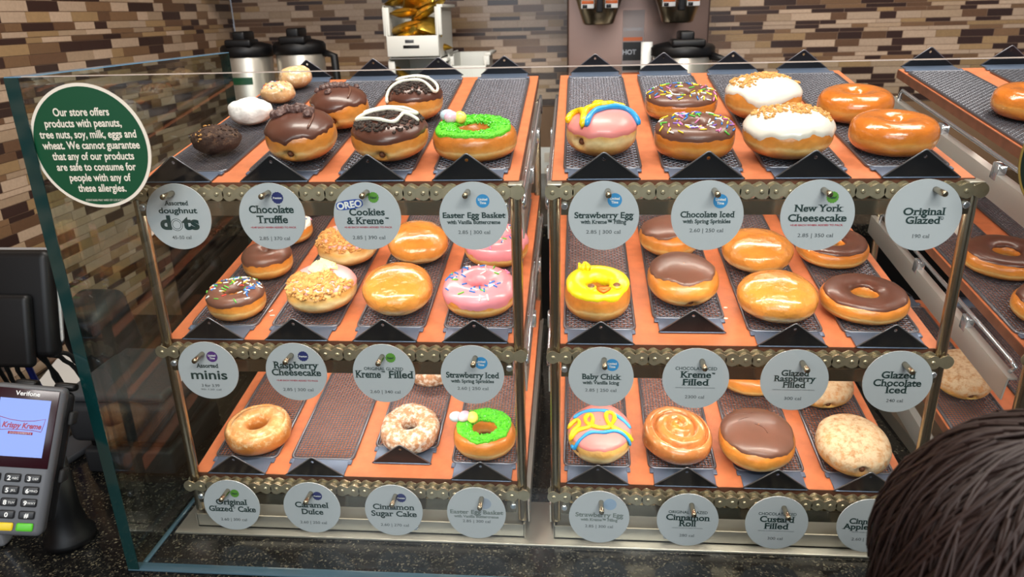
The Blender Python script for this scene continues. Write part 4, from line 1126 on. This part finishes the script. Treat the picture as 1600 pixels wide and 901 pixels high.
# bits that fell on the boards
for x, y, t, a, lb in ((0.1235, 0.066, 'M', 0.1, 'white sprinkle fallen on the orange board beside the mini ring'), (0.1170, 0.078, 'M', 1.0, 'second fallen sprinkle on the board, nearer the mini ring')):
    o = bpy.data.objects.new('fallen_sprinkle', SPRM[0]); COL.objects.link(o)
    o.matrix_world = tier(x, t) @ TR(0, y, 0.0010) @ RZ(a); tag(o, lb, 'sprinkle')
for x, y, r_, lb in ((0.7560, 0.098, 0.0030, 'upper flake of dried glaze on the board beside the glazed filled doughnut'), (0.7515, 0.070, 0.0034, 'lower flake of dried glaze on the board beside the glazed filled doughnut')):
    mb = MB(); mb.sphere((0, 0, 0), r_, r_*0.7, 0.0010, 12); tag(mb.build('glaze_flake', I_['white'], None, tier(x, 'M') @ TR(0, y, 0.0009)), lb, 'flake')

# ------------------------------------------------------------------ coffee things on the back counter
BZ = 0.975
black = MT['black']
def urn(x, y, r, z1, label, green=False, name='coffee_server', z0=0.0, hd_=0.0):
    o = thing(name, label, 'coffee server', TR(x, y, BZ+z0))
    h = z1-BZ-z0
    MB().lathe([(r*0.98, 0), (r, 0.004), (r, h*0.92), (r*0.985, h*0.925)], 40).build('steel_body', MT['steel'], o)
    MB().lathe([(r*1.04, h*0.915), (r*1.09, h*0.925), (r*1.09, h*0.968), (r*1.0, h*0.985), (r*0.6, h*1.0), (r*0.3, h*1.005)], 40).build('lid', black, o)
    MB().rbox((-r*0.5, -r*1.05, h*0.975), (r*0.62, -r*0.1, h*1.02), 0.006).rbox((-0.016, -r*0.8, h*1.01), (0.02, r*0.3, h*1.065), 0.006).build('pump_lever', black, o)
    hd = MB(); hd.tube([(r*1.0, 0, h*0.92), (r*1.45, 0, h*0.90), (r*1.5, 0, h*0.7), (r*1.42, 0, h*0.62)], 0.011, 10).build('handle', black, o, RZ(hd_))
    MB().lathe([(r*1.03, 0), (r*1.03, 0.02), (r*1.0, 0.024)], 40).build('base_ring', black, o)
    if green: MB().grid(lambda i, j: Vector(((r+0.0006)*math.cos(-2.1+i*0.09), (r+0.0006)*math.sin(-2.1+i*0.09), h*0.80-j*0.020)), 12, 2, False).build('green_label', MT['sign_green'], o)
    return o
urn(-0.398, 1.30, 0.068, 1.44, 'steel coffee server with black lid and green band, in the corner behind the glass', True, hd_=2.0)
urn(-0.242, 1.30, 0.068, 1.445, 'steel coffee server with black lid standing right of the green-banded one')
urn(0.820, 1.15, 0.074, 1.421, 'steel coffee server with a black dome lid under the brewer', z0=0.0305, hd_=-0.5)

# stacked bins of gold coffee packets
gold = [mat('gold_foil', rgb(240, 200, 86), 0.3, 0.85, noise_amt=0.2, noise_scale=30, bump=0.5, bump_scale=40), mat('dark_gold_foil', rgb(214, 168, 62), 0.3, 0.85, bump=0.5, bump_scale=40)]
binm = mat('white_bin_plastic', rgb(214, 214, 206), 0.4)
def bag(rnd, loc, mi, label):
    mb = MB(); w, l, th = 0.036, 0.052, 0.012
    a = rnd.uniform(0, 6)
    def P(i, j):
        u = i/11*2-1; v = (j/15)*2*PI
        q = (1-abs(u)**4)**0.5
        p = Vector((w*math.cos(v)*(0.94+0.06*abs(u)), l*u, th*math.sin(v)*q+0.001*math.sin(v)))
        return p*(1+0.16*noise.noise(p*60+Vector((a*9, 0, 0))))
    mb.grid(lambda i, j: P(j, i), 16, 12)
    o = mb.build('coffee_packet', gold[mi], None, TR(*loc) @ RZ(rnd.uniform(-0.9, 0.9)) @ RX(rnd.uniform(-0.9, 0.5)) @ RY(rnd.uniform(-0.5, 0.5)))
    return tag(o, label, 'coffee packet', 'gold coffee packets in the bins')
rnd = random.Random(4)
def make_bin(x, y, z, w, d, h, label, name='storage_bin', front=0.45, labels=True):
    o = thing(name, label, 'bin', TR(x, y, z))
    t = 0.003
    b = MB(); b.box((-w/2, 0, 0), (w/2, d, t))
    prof = lambda sx: [(sx, 0.012, 0), (sx, d, 0), (sx, d, h), (sx, 0.05, h), (sx, -0.004, h*0.97), (sx, -0.016, h*front)]
    for s in (-1, 1):
        P = prof(0)
        vs = [(s*(w/2), py, pz) for _, py, pz in P]+[(s*(w/2-t), py, pz) for _, py, pz in P]
        n = len(P)
        b._add(vs, [tuple(range(n)), tuple(n+i for i in reversed(range(n)))]+[(i, n+i, n+(i+1) % n, (i+1) % n) for i in range(n)])
        b.rbox((s*w/2-0.009, -0.007, h*front), (s*w/2+0.009, 0.004, h*0.99), 0.002, 2)
        b.rbox((s*w/2-0.004, 0.0, h-0.004), (s*w/2+0.010*s+0.002, d, h+0.004), 0.001, 2)
    b.box((-w/2, d-t, 0), (w/2, d, h))
    b.build('bin_body', binm, o)
    MB().rbox((-w/2, -0.019, h*0.05), (w/2, -0.013, h*front), 0.002, 2, TR(0, 0.0, 0)).build('front_lip', binm, o)
    if labels:
        MB().rbox((-0.020, -0.0200, h*front-0.018), (0.004, -0.0191, h*front-0.010), 0.0003, 1).build('small_label', MT['grey_plastic'], o)
        MB().rbox((-0.026, -0.0200, h*front-0.032), (0.018, -0.0191, h*front-0.024), 0.0003, 1).build('long_label', MT['black'], o)
    return o
bx, by = 0.108, 1.22
for i, (z, lb) in enumerate(((BZ, 'lowest white bin of the stack of gold coffee packet bins'), (BZ+0.138, 'third white bin from the top of the stack of packet bins'), (BZ+0.276, 'white bin of gold packets directly under the topmost bin'), (BZ+0.414, 'topmost white bin heaped with gold coffee packets'))):
    make_bin(bx+(0.0 if i == 3 else 0.006), by, z, 0.142, 0.22, 0.134, lb)
    if i >= 2:
        spots = [(-0.032, 0.05, 0.030), (0.032, 0.055, 0.032), (0.0, 0.06, 0.060), (-0.034, 0.05, 0.080), (0.034, 0.06, 0.084)]
        if i == 3: spots += [(-0.026, 0.07, 0.118), (0.03, 0.075, 0.124), (0.0, 0.06, 0.150), (0.034, 0.09, 0.160), (-0.036, 0.10, 0.150)]
        for k, (a, b_, c) in enumerate(spots):
            bag(rnd, (bx+a, by+b_, z+c), k % 2 if i == 3 else 1, 'gold foil coffee packet in the topmost white bin' if i == 3 else 'gold foil coffee packet in the white bin under the topmost one')
make_bin(0.248, 1.28, BZ, 0.10, 0.16, 0.42, 'tall clear-white container right of the stacked bins', 'storage_container', 0.93, False)

# coffee brewer
br = thing('coffee_brewer', 'steel twin coffee brewer with two brew funnels on the back counter', 'coffee machine', TR(0.72, 1.36, BZ))
stn = mat('rosy_steel', rgb(116, 96, 88), 0.38, 0.9)
MB().rbox((-0.198, 0.0, 0.0), (0.198, 0.24, 0.72), 0.006).build('back_column', stn, br)
MB().rbox((-0.198, -0.30, 0.0), (0.198, 0.0, 0.03), 0.006).build('base', MT['steel'], br)
MB().rbox((-0.198, -0.30, 0.62), (0.198, 0.0, 0.80), 0.008).build('head', stn, br)
for fx in (-0.114, 0.089):
    fn = MB().lathe([(0.034, -0.070), (0.040, -0.066), (0.062, 0.0), (0.068, 0.06), (0.068, 0.125)], 36).build('brew_funnel', MT['nickel'], br, TR(fx, -0.16, 0.561))
    MB().rbox((-0.008, -0.082, -0.040), (0.008, -0.050, 0.10), 0.003).build('funnel_handle', black, fn)
    for s in (-1, 1):
        lab = MB().rbox((s*0.030-0.016, -0.0600, -0.030), (s*0.030+0.016, -0.0440, -0.010), 0.001, 1).build('warning_label', MT['white'], fn)
        MB().rbox((s*0.030-0.015, -0.0615, -0.019), (s*0.030+0.015, -0.0601, -0.011), 0.0003, 1).build('orange_stripe', mat('label_orange', rgb(214, 104, 40), 0.5), lab)
        MB().rbox((s*0.030-0.013, -0.0615, -0.029), (s*0.030-0.001, -0.0601, -0.021), 0.0003, 1).build('black_mark', black, lab)
dl = MB().box((-0.042, -0.0018, 0.0), (0.018, -0.0002, 0.21)).build('instruction_decal', mat('grey_decal', rgb(160, 146, 142), 0.5), br, TR(0, 0, 0.315))
for z0, z1, mm in ((0.128, 0.138, 'label_orange'), (0.075, 0.125, None), (0.048, 0.060, None), (0.030, 0.042, 'label_orange')):
    MB().box((-0.040, -0.0026, z0), (0.014, -0.0019, z1)).build('decal_band', bpy.data.materials.get(mm) if mm else MT['black'], dl)
text_mesh([('HOT', 0.018, -0.022, 0.092, dict(bold=0.03)), ('CAUTION', 0.012, -0.013, 0.155, dict())], 0.003).build('decal_lettering', MT['silver_plastic'], dl)
tag(MB().lathe([(0.011, 0), (0.012, 0.10), (0.013, 0.20), (0.015, 0.415), (0.0140, 0.415), (0.010, 0.38)], 28).build('paper_cup_stack', MT['white'], None, TR(0.733, 1.20, BZ+0.0305)), 'stack of white paper cups by the black-lidded server', 'cup stack')

# ------------------------------------------------------------------ left side: register, printer, terminal, paper, cables
mon = thing('register_monitor', 'black register monitor with a silver top rim seen from behind', 'monitor', TR(-0.372, 0.09, ZC))
mm_ = RX(R(-14))
T0 = TR(0, 0, 0.222) @ mm_
MB().rbox((-0.20, 0.0, 0.0), (0.128, 0.030, 0.166), 0.012, 4, T0).build('shell', MT['black'], mon)
MB().rbox((-0.2005, 0.012, 0.015), (0.1285, 0.036, 0.1690), 0.012, 4, T0).build('silver_rim', MT['silver_plastic'], mon)
MB().box((-0.188, 0.0362, 0.028), (0.117, 0.0372, 0.156), T0).build('screen', MT['black_gloss'], mon)
MB().rbox((-0.15, -0.016, -0.012), (0.104, 0.002, 0.10), 0.008, 4, T0).build('rear_bulge', MT['black'], mon)
MB().rbox((-0.09, -0.010, 0.012), (-0.01, 0.022, 0.30), 0.008).build('neck', MT['black'], mon)
MB().rbox((-0.20, -0.07, 0.0), (0.02, 0.03, 0.014), 0.005).build('foot', MT['black'], mon)
sd = thing('customer_scanner', 'dark scanner on a stand behind the left glass pane', 'scanner', TR(-0.300, 0.33, ZC))
MB().rbox((-0.045, -0.05, 0.12), (0.045, 0.05, 0.255), 0.020, 4, RX(R(14))).build('scanner_head', MT['dgrey_plastic'], sd)
MB().rbox((-0.02, -0.015, 0.008), (0.02, 0.02, 0.16), 0.006).build('stem', MT['black'], sd)
MB().lathe([(0.055, 0), (0.055, 0.006), (0.03, 0.012)], 28).build('foot', MT['black'], sd)
pr_ = thing('receipt_printer', 'charcoal receipt printer behind the left glass pane', 'printer', TR(-0.180, 0.20, ZC))
MB().rbox((-0.076, -0.085, 0.0), (0.076, 0.085, 0.045), 0.006).build('base', MT['dgrey_plastic'], pr_)
MB().rbox((-0.066, -0.075, 0.0455), (0.066, 0.08, 0.062), 0.003).build('neck', MT['black'], pr_)
MB().rbox((-0.086, -0.095, 0.0625), (0.086, 0.085, 0.135), 0.014, 4).build('body', MT['dgrey_plastic'], pr_)
MB().rbox((-0.084, -0.092, 0.1355), (0.084, 0.084, 0.152), 0.007, 3).build('lid', MT['grey_plastic'], pr_)
tag(MB().rbox((-0.030, -0.06, 0.0), (0.03, 0.06, 0.012), 0.004, 3).build('card_pad', MT['grey_plastic'], None, TR(-0.325, 0.175, ZC) @ RZ(R(-12))), 'flat grey pad with a pale rim lying left of the printer', 'pad')
pile = thing('paper_pile', 'loose white papers lying on the counter against the tiled wall', 'paper pile', TR(-0.49, 0.43, ZC))
for k, (a, dx, dy) in enumerate(((0.1, 0, 0), (-0.15, 0.03, -0.04), (0.3, -0.02, 0.05))):
    MB().box((-0.07, -0.095, 0.0), (0.07, 0.095, 0.0010), TR(dx, dy, 0.0005+k*0.0012) @ RZ(a)).build('sheet', MT['paper'], pile)
# cables hanging from the register
rnd = random.Random(9)
blue_c = mat('blue_cable', rgb(26, 36, 110), 0.5)
for k in range(8):
    x0 = -0.37+0.016*k; z0 = 1.015+rnd.uniform(-0.01, 0.02)
    x1 = -0.43+0.016*k+rnd.uniform(-0.02, 0.02)
    pts = []; bend = rnd.choice((-1, 1))
    for q in range(13):
        t = q/12
        pts.append((x0+(x1-x0)*t+0.03*math.sin(t*PI)*bend*0.4, 0.12+0.14*t+rnd.uniform(-0.002, 0.002), z0+(ZC+0.012-z0)*(t**(0.9+0.1*k))))
    tag(MB().tube(pts, 0.0036 if k != 3 else 0.0052, 8).build('power_cable', blue_c if k == 3 else MT['rubber'], None), 'thick blue cable hanging behind the register' if k == 3 else 'one of the thin black cables hanging behind the register', 'cable', None if k == 3 else 'black cables behind the register')

tag(MB().rbox((-0.03, -0.012, 0.0), (0.012, 0.012, 0.20), 0.008, 4).build('display_post', MT['silver_plastic'], None, TR(-0.272, -0.06, ZC)), 'grey plastic post at the left edge behind the payment terminal', 'post')
# payment terminal: pose from the way its face looks at the customer
ph = R(-8)
ax = (r2*math.cos(ph)+u2*math.sin(ph)); ay = (-r2*math.sin(ph)+u2*math.cos(ph)); az = -fw
yaw_ = Matrix.Rotation(R(16), 3, ay); ax, az = yaw_ @ ax, yaw_ @ az
pt_ = Matrix.Rotation(R(-6), 3, ax); ay, az = pt_ @ ay, pt_ @ az
TM = Matrix((ax, ay, az)).transposed().to_4x4(); TM.translation = Vector((-0.0925, -0.188, 1.030))
pt = thing('payment_terminal', 'grey card payment terminal with a lit blue screen and keypad', 'card terminal', TM)
W2, H2 = 0.0385, 0.086
gp = mat('terminal_grey', rgb(92, 94, 98), 0.42)
MB().rbox((-W2, -H2, -0.024), (W2, H2, 0.0), 0.007, 4).build('housing', gp, pt)
MB().rbox((-W2-0.001, -H2+0.01, -0.040), (W2+0.004, H2-0.006, -0.0245), 0.008, 4).build('back_shell', MT['black'], pt)
MB().rbox((-0.0335, -0.008, 0.0002), (0.0335, 0.082, 0.0014), 0.0006, 2).build('screen_bezel', mat('dark_maroon_bezel', rgb(42, 12, 20), 0.2), pt)
scr = MB().box((-0.0260, 0.0045, 0.0016), (0.0260, 0.0705, 0.0020)).build('screen', mat('lit_screen', rgb(60, 80, 140), 0.2, emit=rgb(126, 152, 232), estr=0.75), pt)
XYP = RX(-PI/2)       # letters laid out in xz facing -y -> lying in xy facing +z
def flat_text(lines, z, name, m, par):
    mb = text_mesh(lines, 0.0)
    mb.v = [(x, zz, z) for x, _, zz in mb.v]
    return mb.build(name, m, par)
lr = mat('logo_crimson', rgb(150, 24, 60), 0.4)
flat_text([('Verifone', 0.0072, 0.001, 0.0745, dict(bold=0.02))], 0.0018, 'maker_lettering', MT['white'], pt)
lg = MB()
bow = [(-0.0235, 0.0490), (-0.0120, 0.0462), (0.0, 0.0452), (0.0120, 0.0462), (0.0235, 0.0490), (0.0215, 0.0375), (0.0210, 0.0340), (0.0120, 0.0352), (0.0, 0.0356), (-0.0120, 0.0352), (-0.0210, 0.0340), (-0.0215, 0.0375)]
lg.tube([(x, y, 0.0022) for x, y in bow+bow[:2]], 0.00032, 4, False).rbox((-0.0125, 0.0300, 0.0021), (0.0125, 0.0330, 0.0024), 0.0001, 1).build('logo_outline', lr, scr)
flat_text([('Krispy Kreme', 0.0088, 0, 0.0372, dict(bold=0.035, sx=0.80, shear=0.25))], 0.0023, 'logo_lettering', lr, scr)
flat_text([('DOUGHNUTS', 0.0028, 0, 0.0305, dict(bold=0.02, sp=1.4))], 0.0026, 'logo_caption', MT['tag'], scr)
kb = mat('key_black', rgb(30, 31, 34), 0.45)
for r_, row in enumerate((('1', '2 ABC', '3 DEF'), ('4 GHI', '5 JKL', '6 MNO'), ('7 PQR', '8 TUV', '9 WXY'), ('*', '0', '#'))):
    for c_, s_ in enumerate(row):
        kx, ky = -0.0205+c_*0.0205, -0.0195-r_*0.0138
        k_ = MB().rbox((kx-0.0082, ky-0.0047, 0.0), (kx+0.0082, ky+0.0047, 0.0022), 0.0018, 3).build('key', kb, pt)
        ls = [(s_[0], 0.0072, kx-(0.0034 if len(s_) > 1 else 0), ky-0.0026, dict(bold=0.03))]
        if len(s_) > 1: ls.append((s_[2:], 0.0036, kx+0.0030, ky-0.0013, dict()))
        flat_text(ls, 0.0024, 'key_lettering', MT['white'], k_)
for kx, nm, c in ((-0.0205, 'cancel_key', rgb(196, 40, 36)), (0.0, 'clear_key', rgb(226, 196, 30)), (0.0205, 'enter_key', rgb(88, 190, 40))):
    MB().rbox((kx-0.0086, -0.0790, 0.0), (kx+0.0086, -0.0700, 0.0024), 0.0018, 3).build(nm, mat(nm+'_rubber', c, 0.45), pt)
for yy in (0.05, -0.018):
    MB().rbox((W2+0.0042, yy-0.008, -0.034), (W2+0.010, yy+0.008, -0.012), 0.0025, 3).build('clamp_knob', MT['rubber'], pt)
for xx in (-0.012, 0.030):
    MB().rbox((xx-0.012, H2-0.0055, -0.046), (xx+0.012, H2+0.004, -0.026), 0.004, 3).build('clamp_tab', MT['black'], pt)
sb = Vector((-0.178, -0.045, ZC))
std = thing('terminal_stand', 'black pedestal stand holding the payment terminal', 'stand', TR(*sb))
MB().lathe([(0.034, 0.0), (0.034, 0.010), (0.028, 0.016), (0.022, 0.05), (0.021, 0.13)], 32).build('pedestal', MT['black'], std)
tp = TM @ Vector((0.012, 0.0, -0.048)) - sb
MB().tube([(0, 0, 0.12), (0.01, -0.02, 0.16), tp*0.5+Vector((0.005, -0.01, 0.10)), tp], 0.015, 14).build('arm', MT['black'], std)

# ------------------------------------------------------------------ the customer with long dark hair at lower right
def skin_mesh(pts, edges, radii, root=0, sub=2):
    me = bpy.data.meshes.new('skin'); me.from_pydata(pts, edges, []); me.update()
    o = bpy.data.objects.new('skin', me); COL.objects.link(o)
    md = o.modifiers.new('skin', 'SKIN'); md.use_smooth_shade = True
    if not me.skin_vertices: me.attributes  # layer comes with the modifier data below
    bm = bmesh.new(); bm.from_mesh(me); lay = bm.verts.layers.skin.verify()
    bm.verts.ensure_lookup_table()
    for i, v in enumerate(bm.verts):
        r_ = radii[i]; v[lay].radius = r_ if isinstance(r_, tuple) else (r_, r_); v[lay].use_root = (i == root)
    bm.to_mesh(me); bm.free()
    ss = o.modifiers.new('sub', 'SUBSURF'); ss.levels = sub; ss.render_levels = sub
    return o
def eval_mesh(o):
    bpy.context.view_layer.update()
    dg = bpy.context.evaluated_depsgraph_get()
    return bpy.data.meshes.new_from_object(o.evaluated_get(dg))
def person(hx, hy, hz):
    """child about 1.3 m tall, standing at the counter and looking at the doughnuts; head centre at hx, hy, hz"""
    P, E, RR = [], [], []
    def v(x, y, z, r): P.append((x, y, z)); RR.append(r); return len(P)-1
    def ln(*ids):
        for a, b in zip(ids, ids[1:]): E.append((a, b))
    pel = v(0, -0.03, 0.58, (0.085, 0.070)); wa = v(0, -0.03, 0.70, (0.082, 0.062)); ch = v(0, -0.035, 0.84, (0.095, 0.070)); nb = v(0, -0.03, 0.925, (0.060, 0.050)); nk = v(0, -0.018, 0.985, 0.034); hd = v(0, -0.006, 1.045, 0.038)
    ln(pel, wa, ch, nb, nk, hd)
    for s in (-1, 1):
        sh = v(s*0.115, -0.035, 0.905, 0.036); el = v(s*0.165, -0.045, 0.715, 0.028); wr = v(s*0.160, 0.015, 0.545, 0.019); pm = v(s*0.156, 0.032, 0.500, (0.020, 0.013)); 
        ln(nb, sh, el, wr, pm)
        for dx, dy, L in ((-0.016, 0.004, 0.050), (-0.005, 0.008, 0.056), (0.006, 0.008, 0.053), (0.016, 0.004, 0.042)):
            a = v(s*0.156+s*dx*0.9, 0.038+dy, 0.478, 0.0068); b = v(s*0.156+s*dx*1.1, 0.050+dy, 0.478-L*0.5, 0.0062); c = v(s*0.156+s*dx*1.1, 0.050+dy*0.2, 0.478-L, 0.0052)
            ln(pm, a, b, c)
        a = v(s*0.150-s*0.020, 0.050, 0.505, 0.0075); b = v(s*0.146-s*0.022, 0.066, 0.480, 0.0062); ln(wr, a, b)
        hp = v(s*0.062, -0.03, 0.53, 0.066); kn = v(s*0.070, -0.02, 0.30, 0.046); an = v(s*0.072, -0.035, 0.045, 0.030); to = v(s*0.078, 0.055, 0.012, 0.024)
        ln(pel, hp, kn, an, to)
    sk = skin_mesh(P, E, RR)
    bm_ = eval_mesh(sk); bpy.data.objects.remove(sk)
    mb = MB(); mb._add([tuple(q.co) for q in bm_.vertices], [tuple(f.vertices) for f in bm_.polygons], True)
    # head with face, joined to the neck by a remesh
    def H(i, j, n=40, m=28):
        a = 2*PI*i/n; b = -PI/2+PI*j/(m-1)
        d = Vector((math.cos(b)*math.cos(a), math.cos(b)*math.sin(a), math.sin(b)))
        p = Vector((d.x*0.070, d.y*0.086, d.z*0.098))
        if d.z < 0: p.x *= 1-0.28*(-d.z)**1.5; p.y += 0.012*(-d.z) if d.y > 0 else 0.022*(-d.z)
        f = max(0, d.y)
        def bump(cx, cz, w, h, amt):
            nonlocal p
            k = math.exp(-((d.x-cx)/w)**2-((d.z-cz)/h)**2)*(1 if d.y > 0 else 0)
            p.y += amt*k
        bump(0, -0.14, 0.13, 0.20, 0.016); bump(0, -0.26, 0.16, 0.08, 0.009)
        for s in (-1, 1): bump(s*0.38, 0.02, 0.2, 0.12, -0.008)
        bump(0, -0.50, 0.26, 0.06, 0.005); bump(0, -0.60, 0.26, 0.05, 0.004); bump(0, -0.82, 0.3, 0.14, 0.008)
        return p+Vector((0, 0.004, 1.122))
    mb.grid(lambda i, j: H(i, j), 40, 28)
    for s in (-1, 1): mb.sphere((s*0.071, -0.004, 1.115), 0.009, 0.018, 0.028, 16, RZ(s*0.3))
    tmp = mb.build('body_raw', None)
    rm = tmp.modifiers.new('r', 'REMESH'); rm.mode = 'VOXEL'; rm.voxel_size = 0.0046; rm.use_smooth_shade = True
    sm = tmp.modifiers.new('s', 'SMOOTH'); sm.iterations = 3; sm.factor = 0.5
    me = eval_mesh(tmp); bpy.data.objects.remove(tmp)
    sc_ = (hz-FLOOR)/1.128
    base = Matrix.Translation((hx, hy, FLOOR)) @ Matrix.Scale(sc_, 4)
    skm = mat('skin', rgb(178, 124, 96), 0.5, noise_amt=0.05)
    body = obj('person', me, skm, None, base)
    tag(body, 'person with loose dark brown hair seen from behind at lower right', 'person')
    for s in (-1, 1):
        e = MB().sphere((s*0.027, 0.083, 1.128), 0.0095, 0.0085, 0.0085, 18).build('eye', MT['white'], body)
        MB().sphere((s*0.027, 0.0895, 1.128), 0.0042, 0.0028, 0.0042, 14).build('iris', I_['eye'], e)
    # clothes: same bones, a little larger
    def cloth(name, pts, edges, radii, m):
        o = skin_mesh(pts, edges, radii); c = eval_mesh(o); bpy.data.objects.remove(o)
        return obj(name, c, m, body)
    tp = [(0, -0.03, 0.56), (0, -0.03, 0.70), (0, -0.035, 0.84), (0, -0.03, 0.93), (0.118, -0.035, 0.905), (0.150, -0.042, 0.79), (-0.118, -0.035, 0.905), (-0.150, -0.042, 0.79)]
    cloth('shirt', tp, [(0, 1), (1, 2), (2, 3), (3, 4), (4, 5), (3, 6), (6, 7)], [(0.102, 0.086), (0.098, 0.076), (0.106, 0.082), (0.062, 0.056), 0.047, 0.044, 0.047, 0.044], mat('dark_shirt', rgb(46, 40, 42), 0.8))
    lp = [(0, -0.03, 0.60), (0.062, -0.03, 0.52), (0.070, -0.02, 0.30), (0.072, -0.033, 0.075), (-0.062, -0.03, 0.52), (-0.070, -0.02, 0.30), (-0.072, -0.033, 0.075)]
    cloth('trousers', lp, [(0, 1), (1, 2), (2, 3), (0, 4), (4, 5), (5, 6)], [(0.095, 0.080), 0.076, 0.056, 0.045, 0.076, 0.056, 0.045], mat('dark_jeans', rgb(40, 46, 66), 0.8))
    for s in (-1, 1):
        MB().rbox((s*0.075-0.036, -0.075, 0.0005), (s*0.075+0.036, 0.100, 0.050), 0.022, 4).build('shoe', MT['black'], body)
    # hair: a full cap and many loose locks falling to the shoulders
    rnd = random.Random(21)
    hb = MB(); C0 = Vector((0, -0.004, 1.128))
    def cap(i, j, n=48, m=24):
        a = 2*PI*i/n; b = PI/2-0.02-(PI*0.62)*j/(m-1)
        front = max(0, math.sin(a))
        if front > 0: b = max(b, 0.42*front)
        d = Vector((math.cos(b)*math.cos(a), math.cos(b)*math.sin(a), math.sin(b)))
        k = 1+0.05*noise.noise(d*2.2+Vector((3, 1, 2)))
        return C0+Vector((d.x*0.083, d.y*0.097, d.z*0.098))*k
    hb.grid(lambda i, j: cap(i, j), 48, 24, flip=True)
    for k in range(2600):
        a = rnd.uniform(0, 2*PI); b0 = rnd.uniform(0.15, PI/2)
        if math.sin(a) > 0.55 and b0 < 0.6: continue
        L = rnd.uniform(0.5, 1.0); pts = []; rr = []
        tw = rnd.uniform(-0.5, 0.5); out = rnd.choice((rnd.uniform(1.0, 1.09), rnd.uniform(1.0, 1.16))); wv = rnd.uniform(0, 6.28); fall = rnd.uniform(0.10, 0.24)
        side = math.sin(a) < 0.35
        for q in range(10):
            t = q/9
            s_ = b0-t*L*1.5
            aa = a+tw*t
            if s_ > -0.25:
                d = Vector((math.cos(s_)*math.cos(aa), math.cos(s_)*math.sin(aa), math.sin(s_)))
                p = C0+Vector((d.x*0.084, d.y*0.098, d.z*0.100))*out*(1+0.05*noise.noise(d*2.2+Vector((3, 1, 2))))
            else:
                if not side: break
                h_ = (-0.25-s_)
                d = Vector((math.cos(aa)*0.97, math.sin(aa)*0.97, -0.25))
                p = C0+Vector((d.x*0.086, d.y*0.100, d.z*0.100))*out+Vector((math.cos(aa)*0.012*h_, math.sin(aa)*0.012*h_-0.01*h_, -0.16*h_))
            p += Vector((math.sin(wv+t*6), math.cos(wv*1.3+t*5), 0))*0.0022*t
            pts.append(p); rr.append(0.0011*(1-0.75*t)+0.0002)
        if len(pts) > 3: hb.tube(pts, 0.001, 4, False, rr)
    hair = hb.build('hair', None, body)
    hm = bpy.data.materials.new('dark_hair'); hm.use_nodes = True
    b = hm.node_tree.nodes['Principled BSDF']; b.inputs['Base Color'].default_value = rgb(42, 27, 23); b.inputs['Roughness'].default_value = 0.5
    b.inputs['Specular IOR Level'].default_value = 0.45
    hair.data.materials.append(hm)
    return body
person(0.862, -0.452, 1.127)
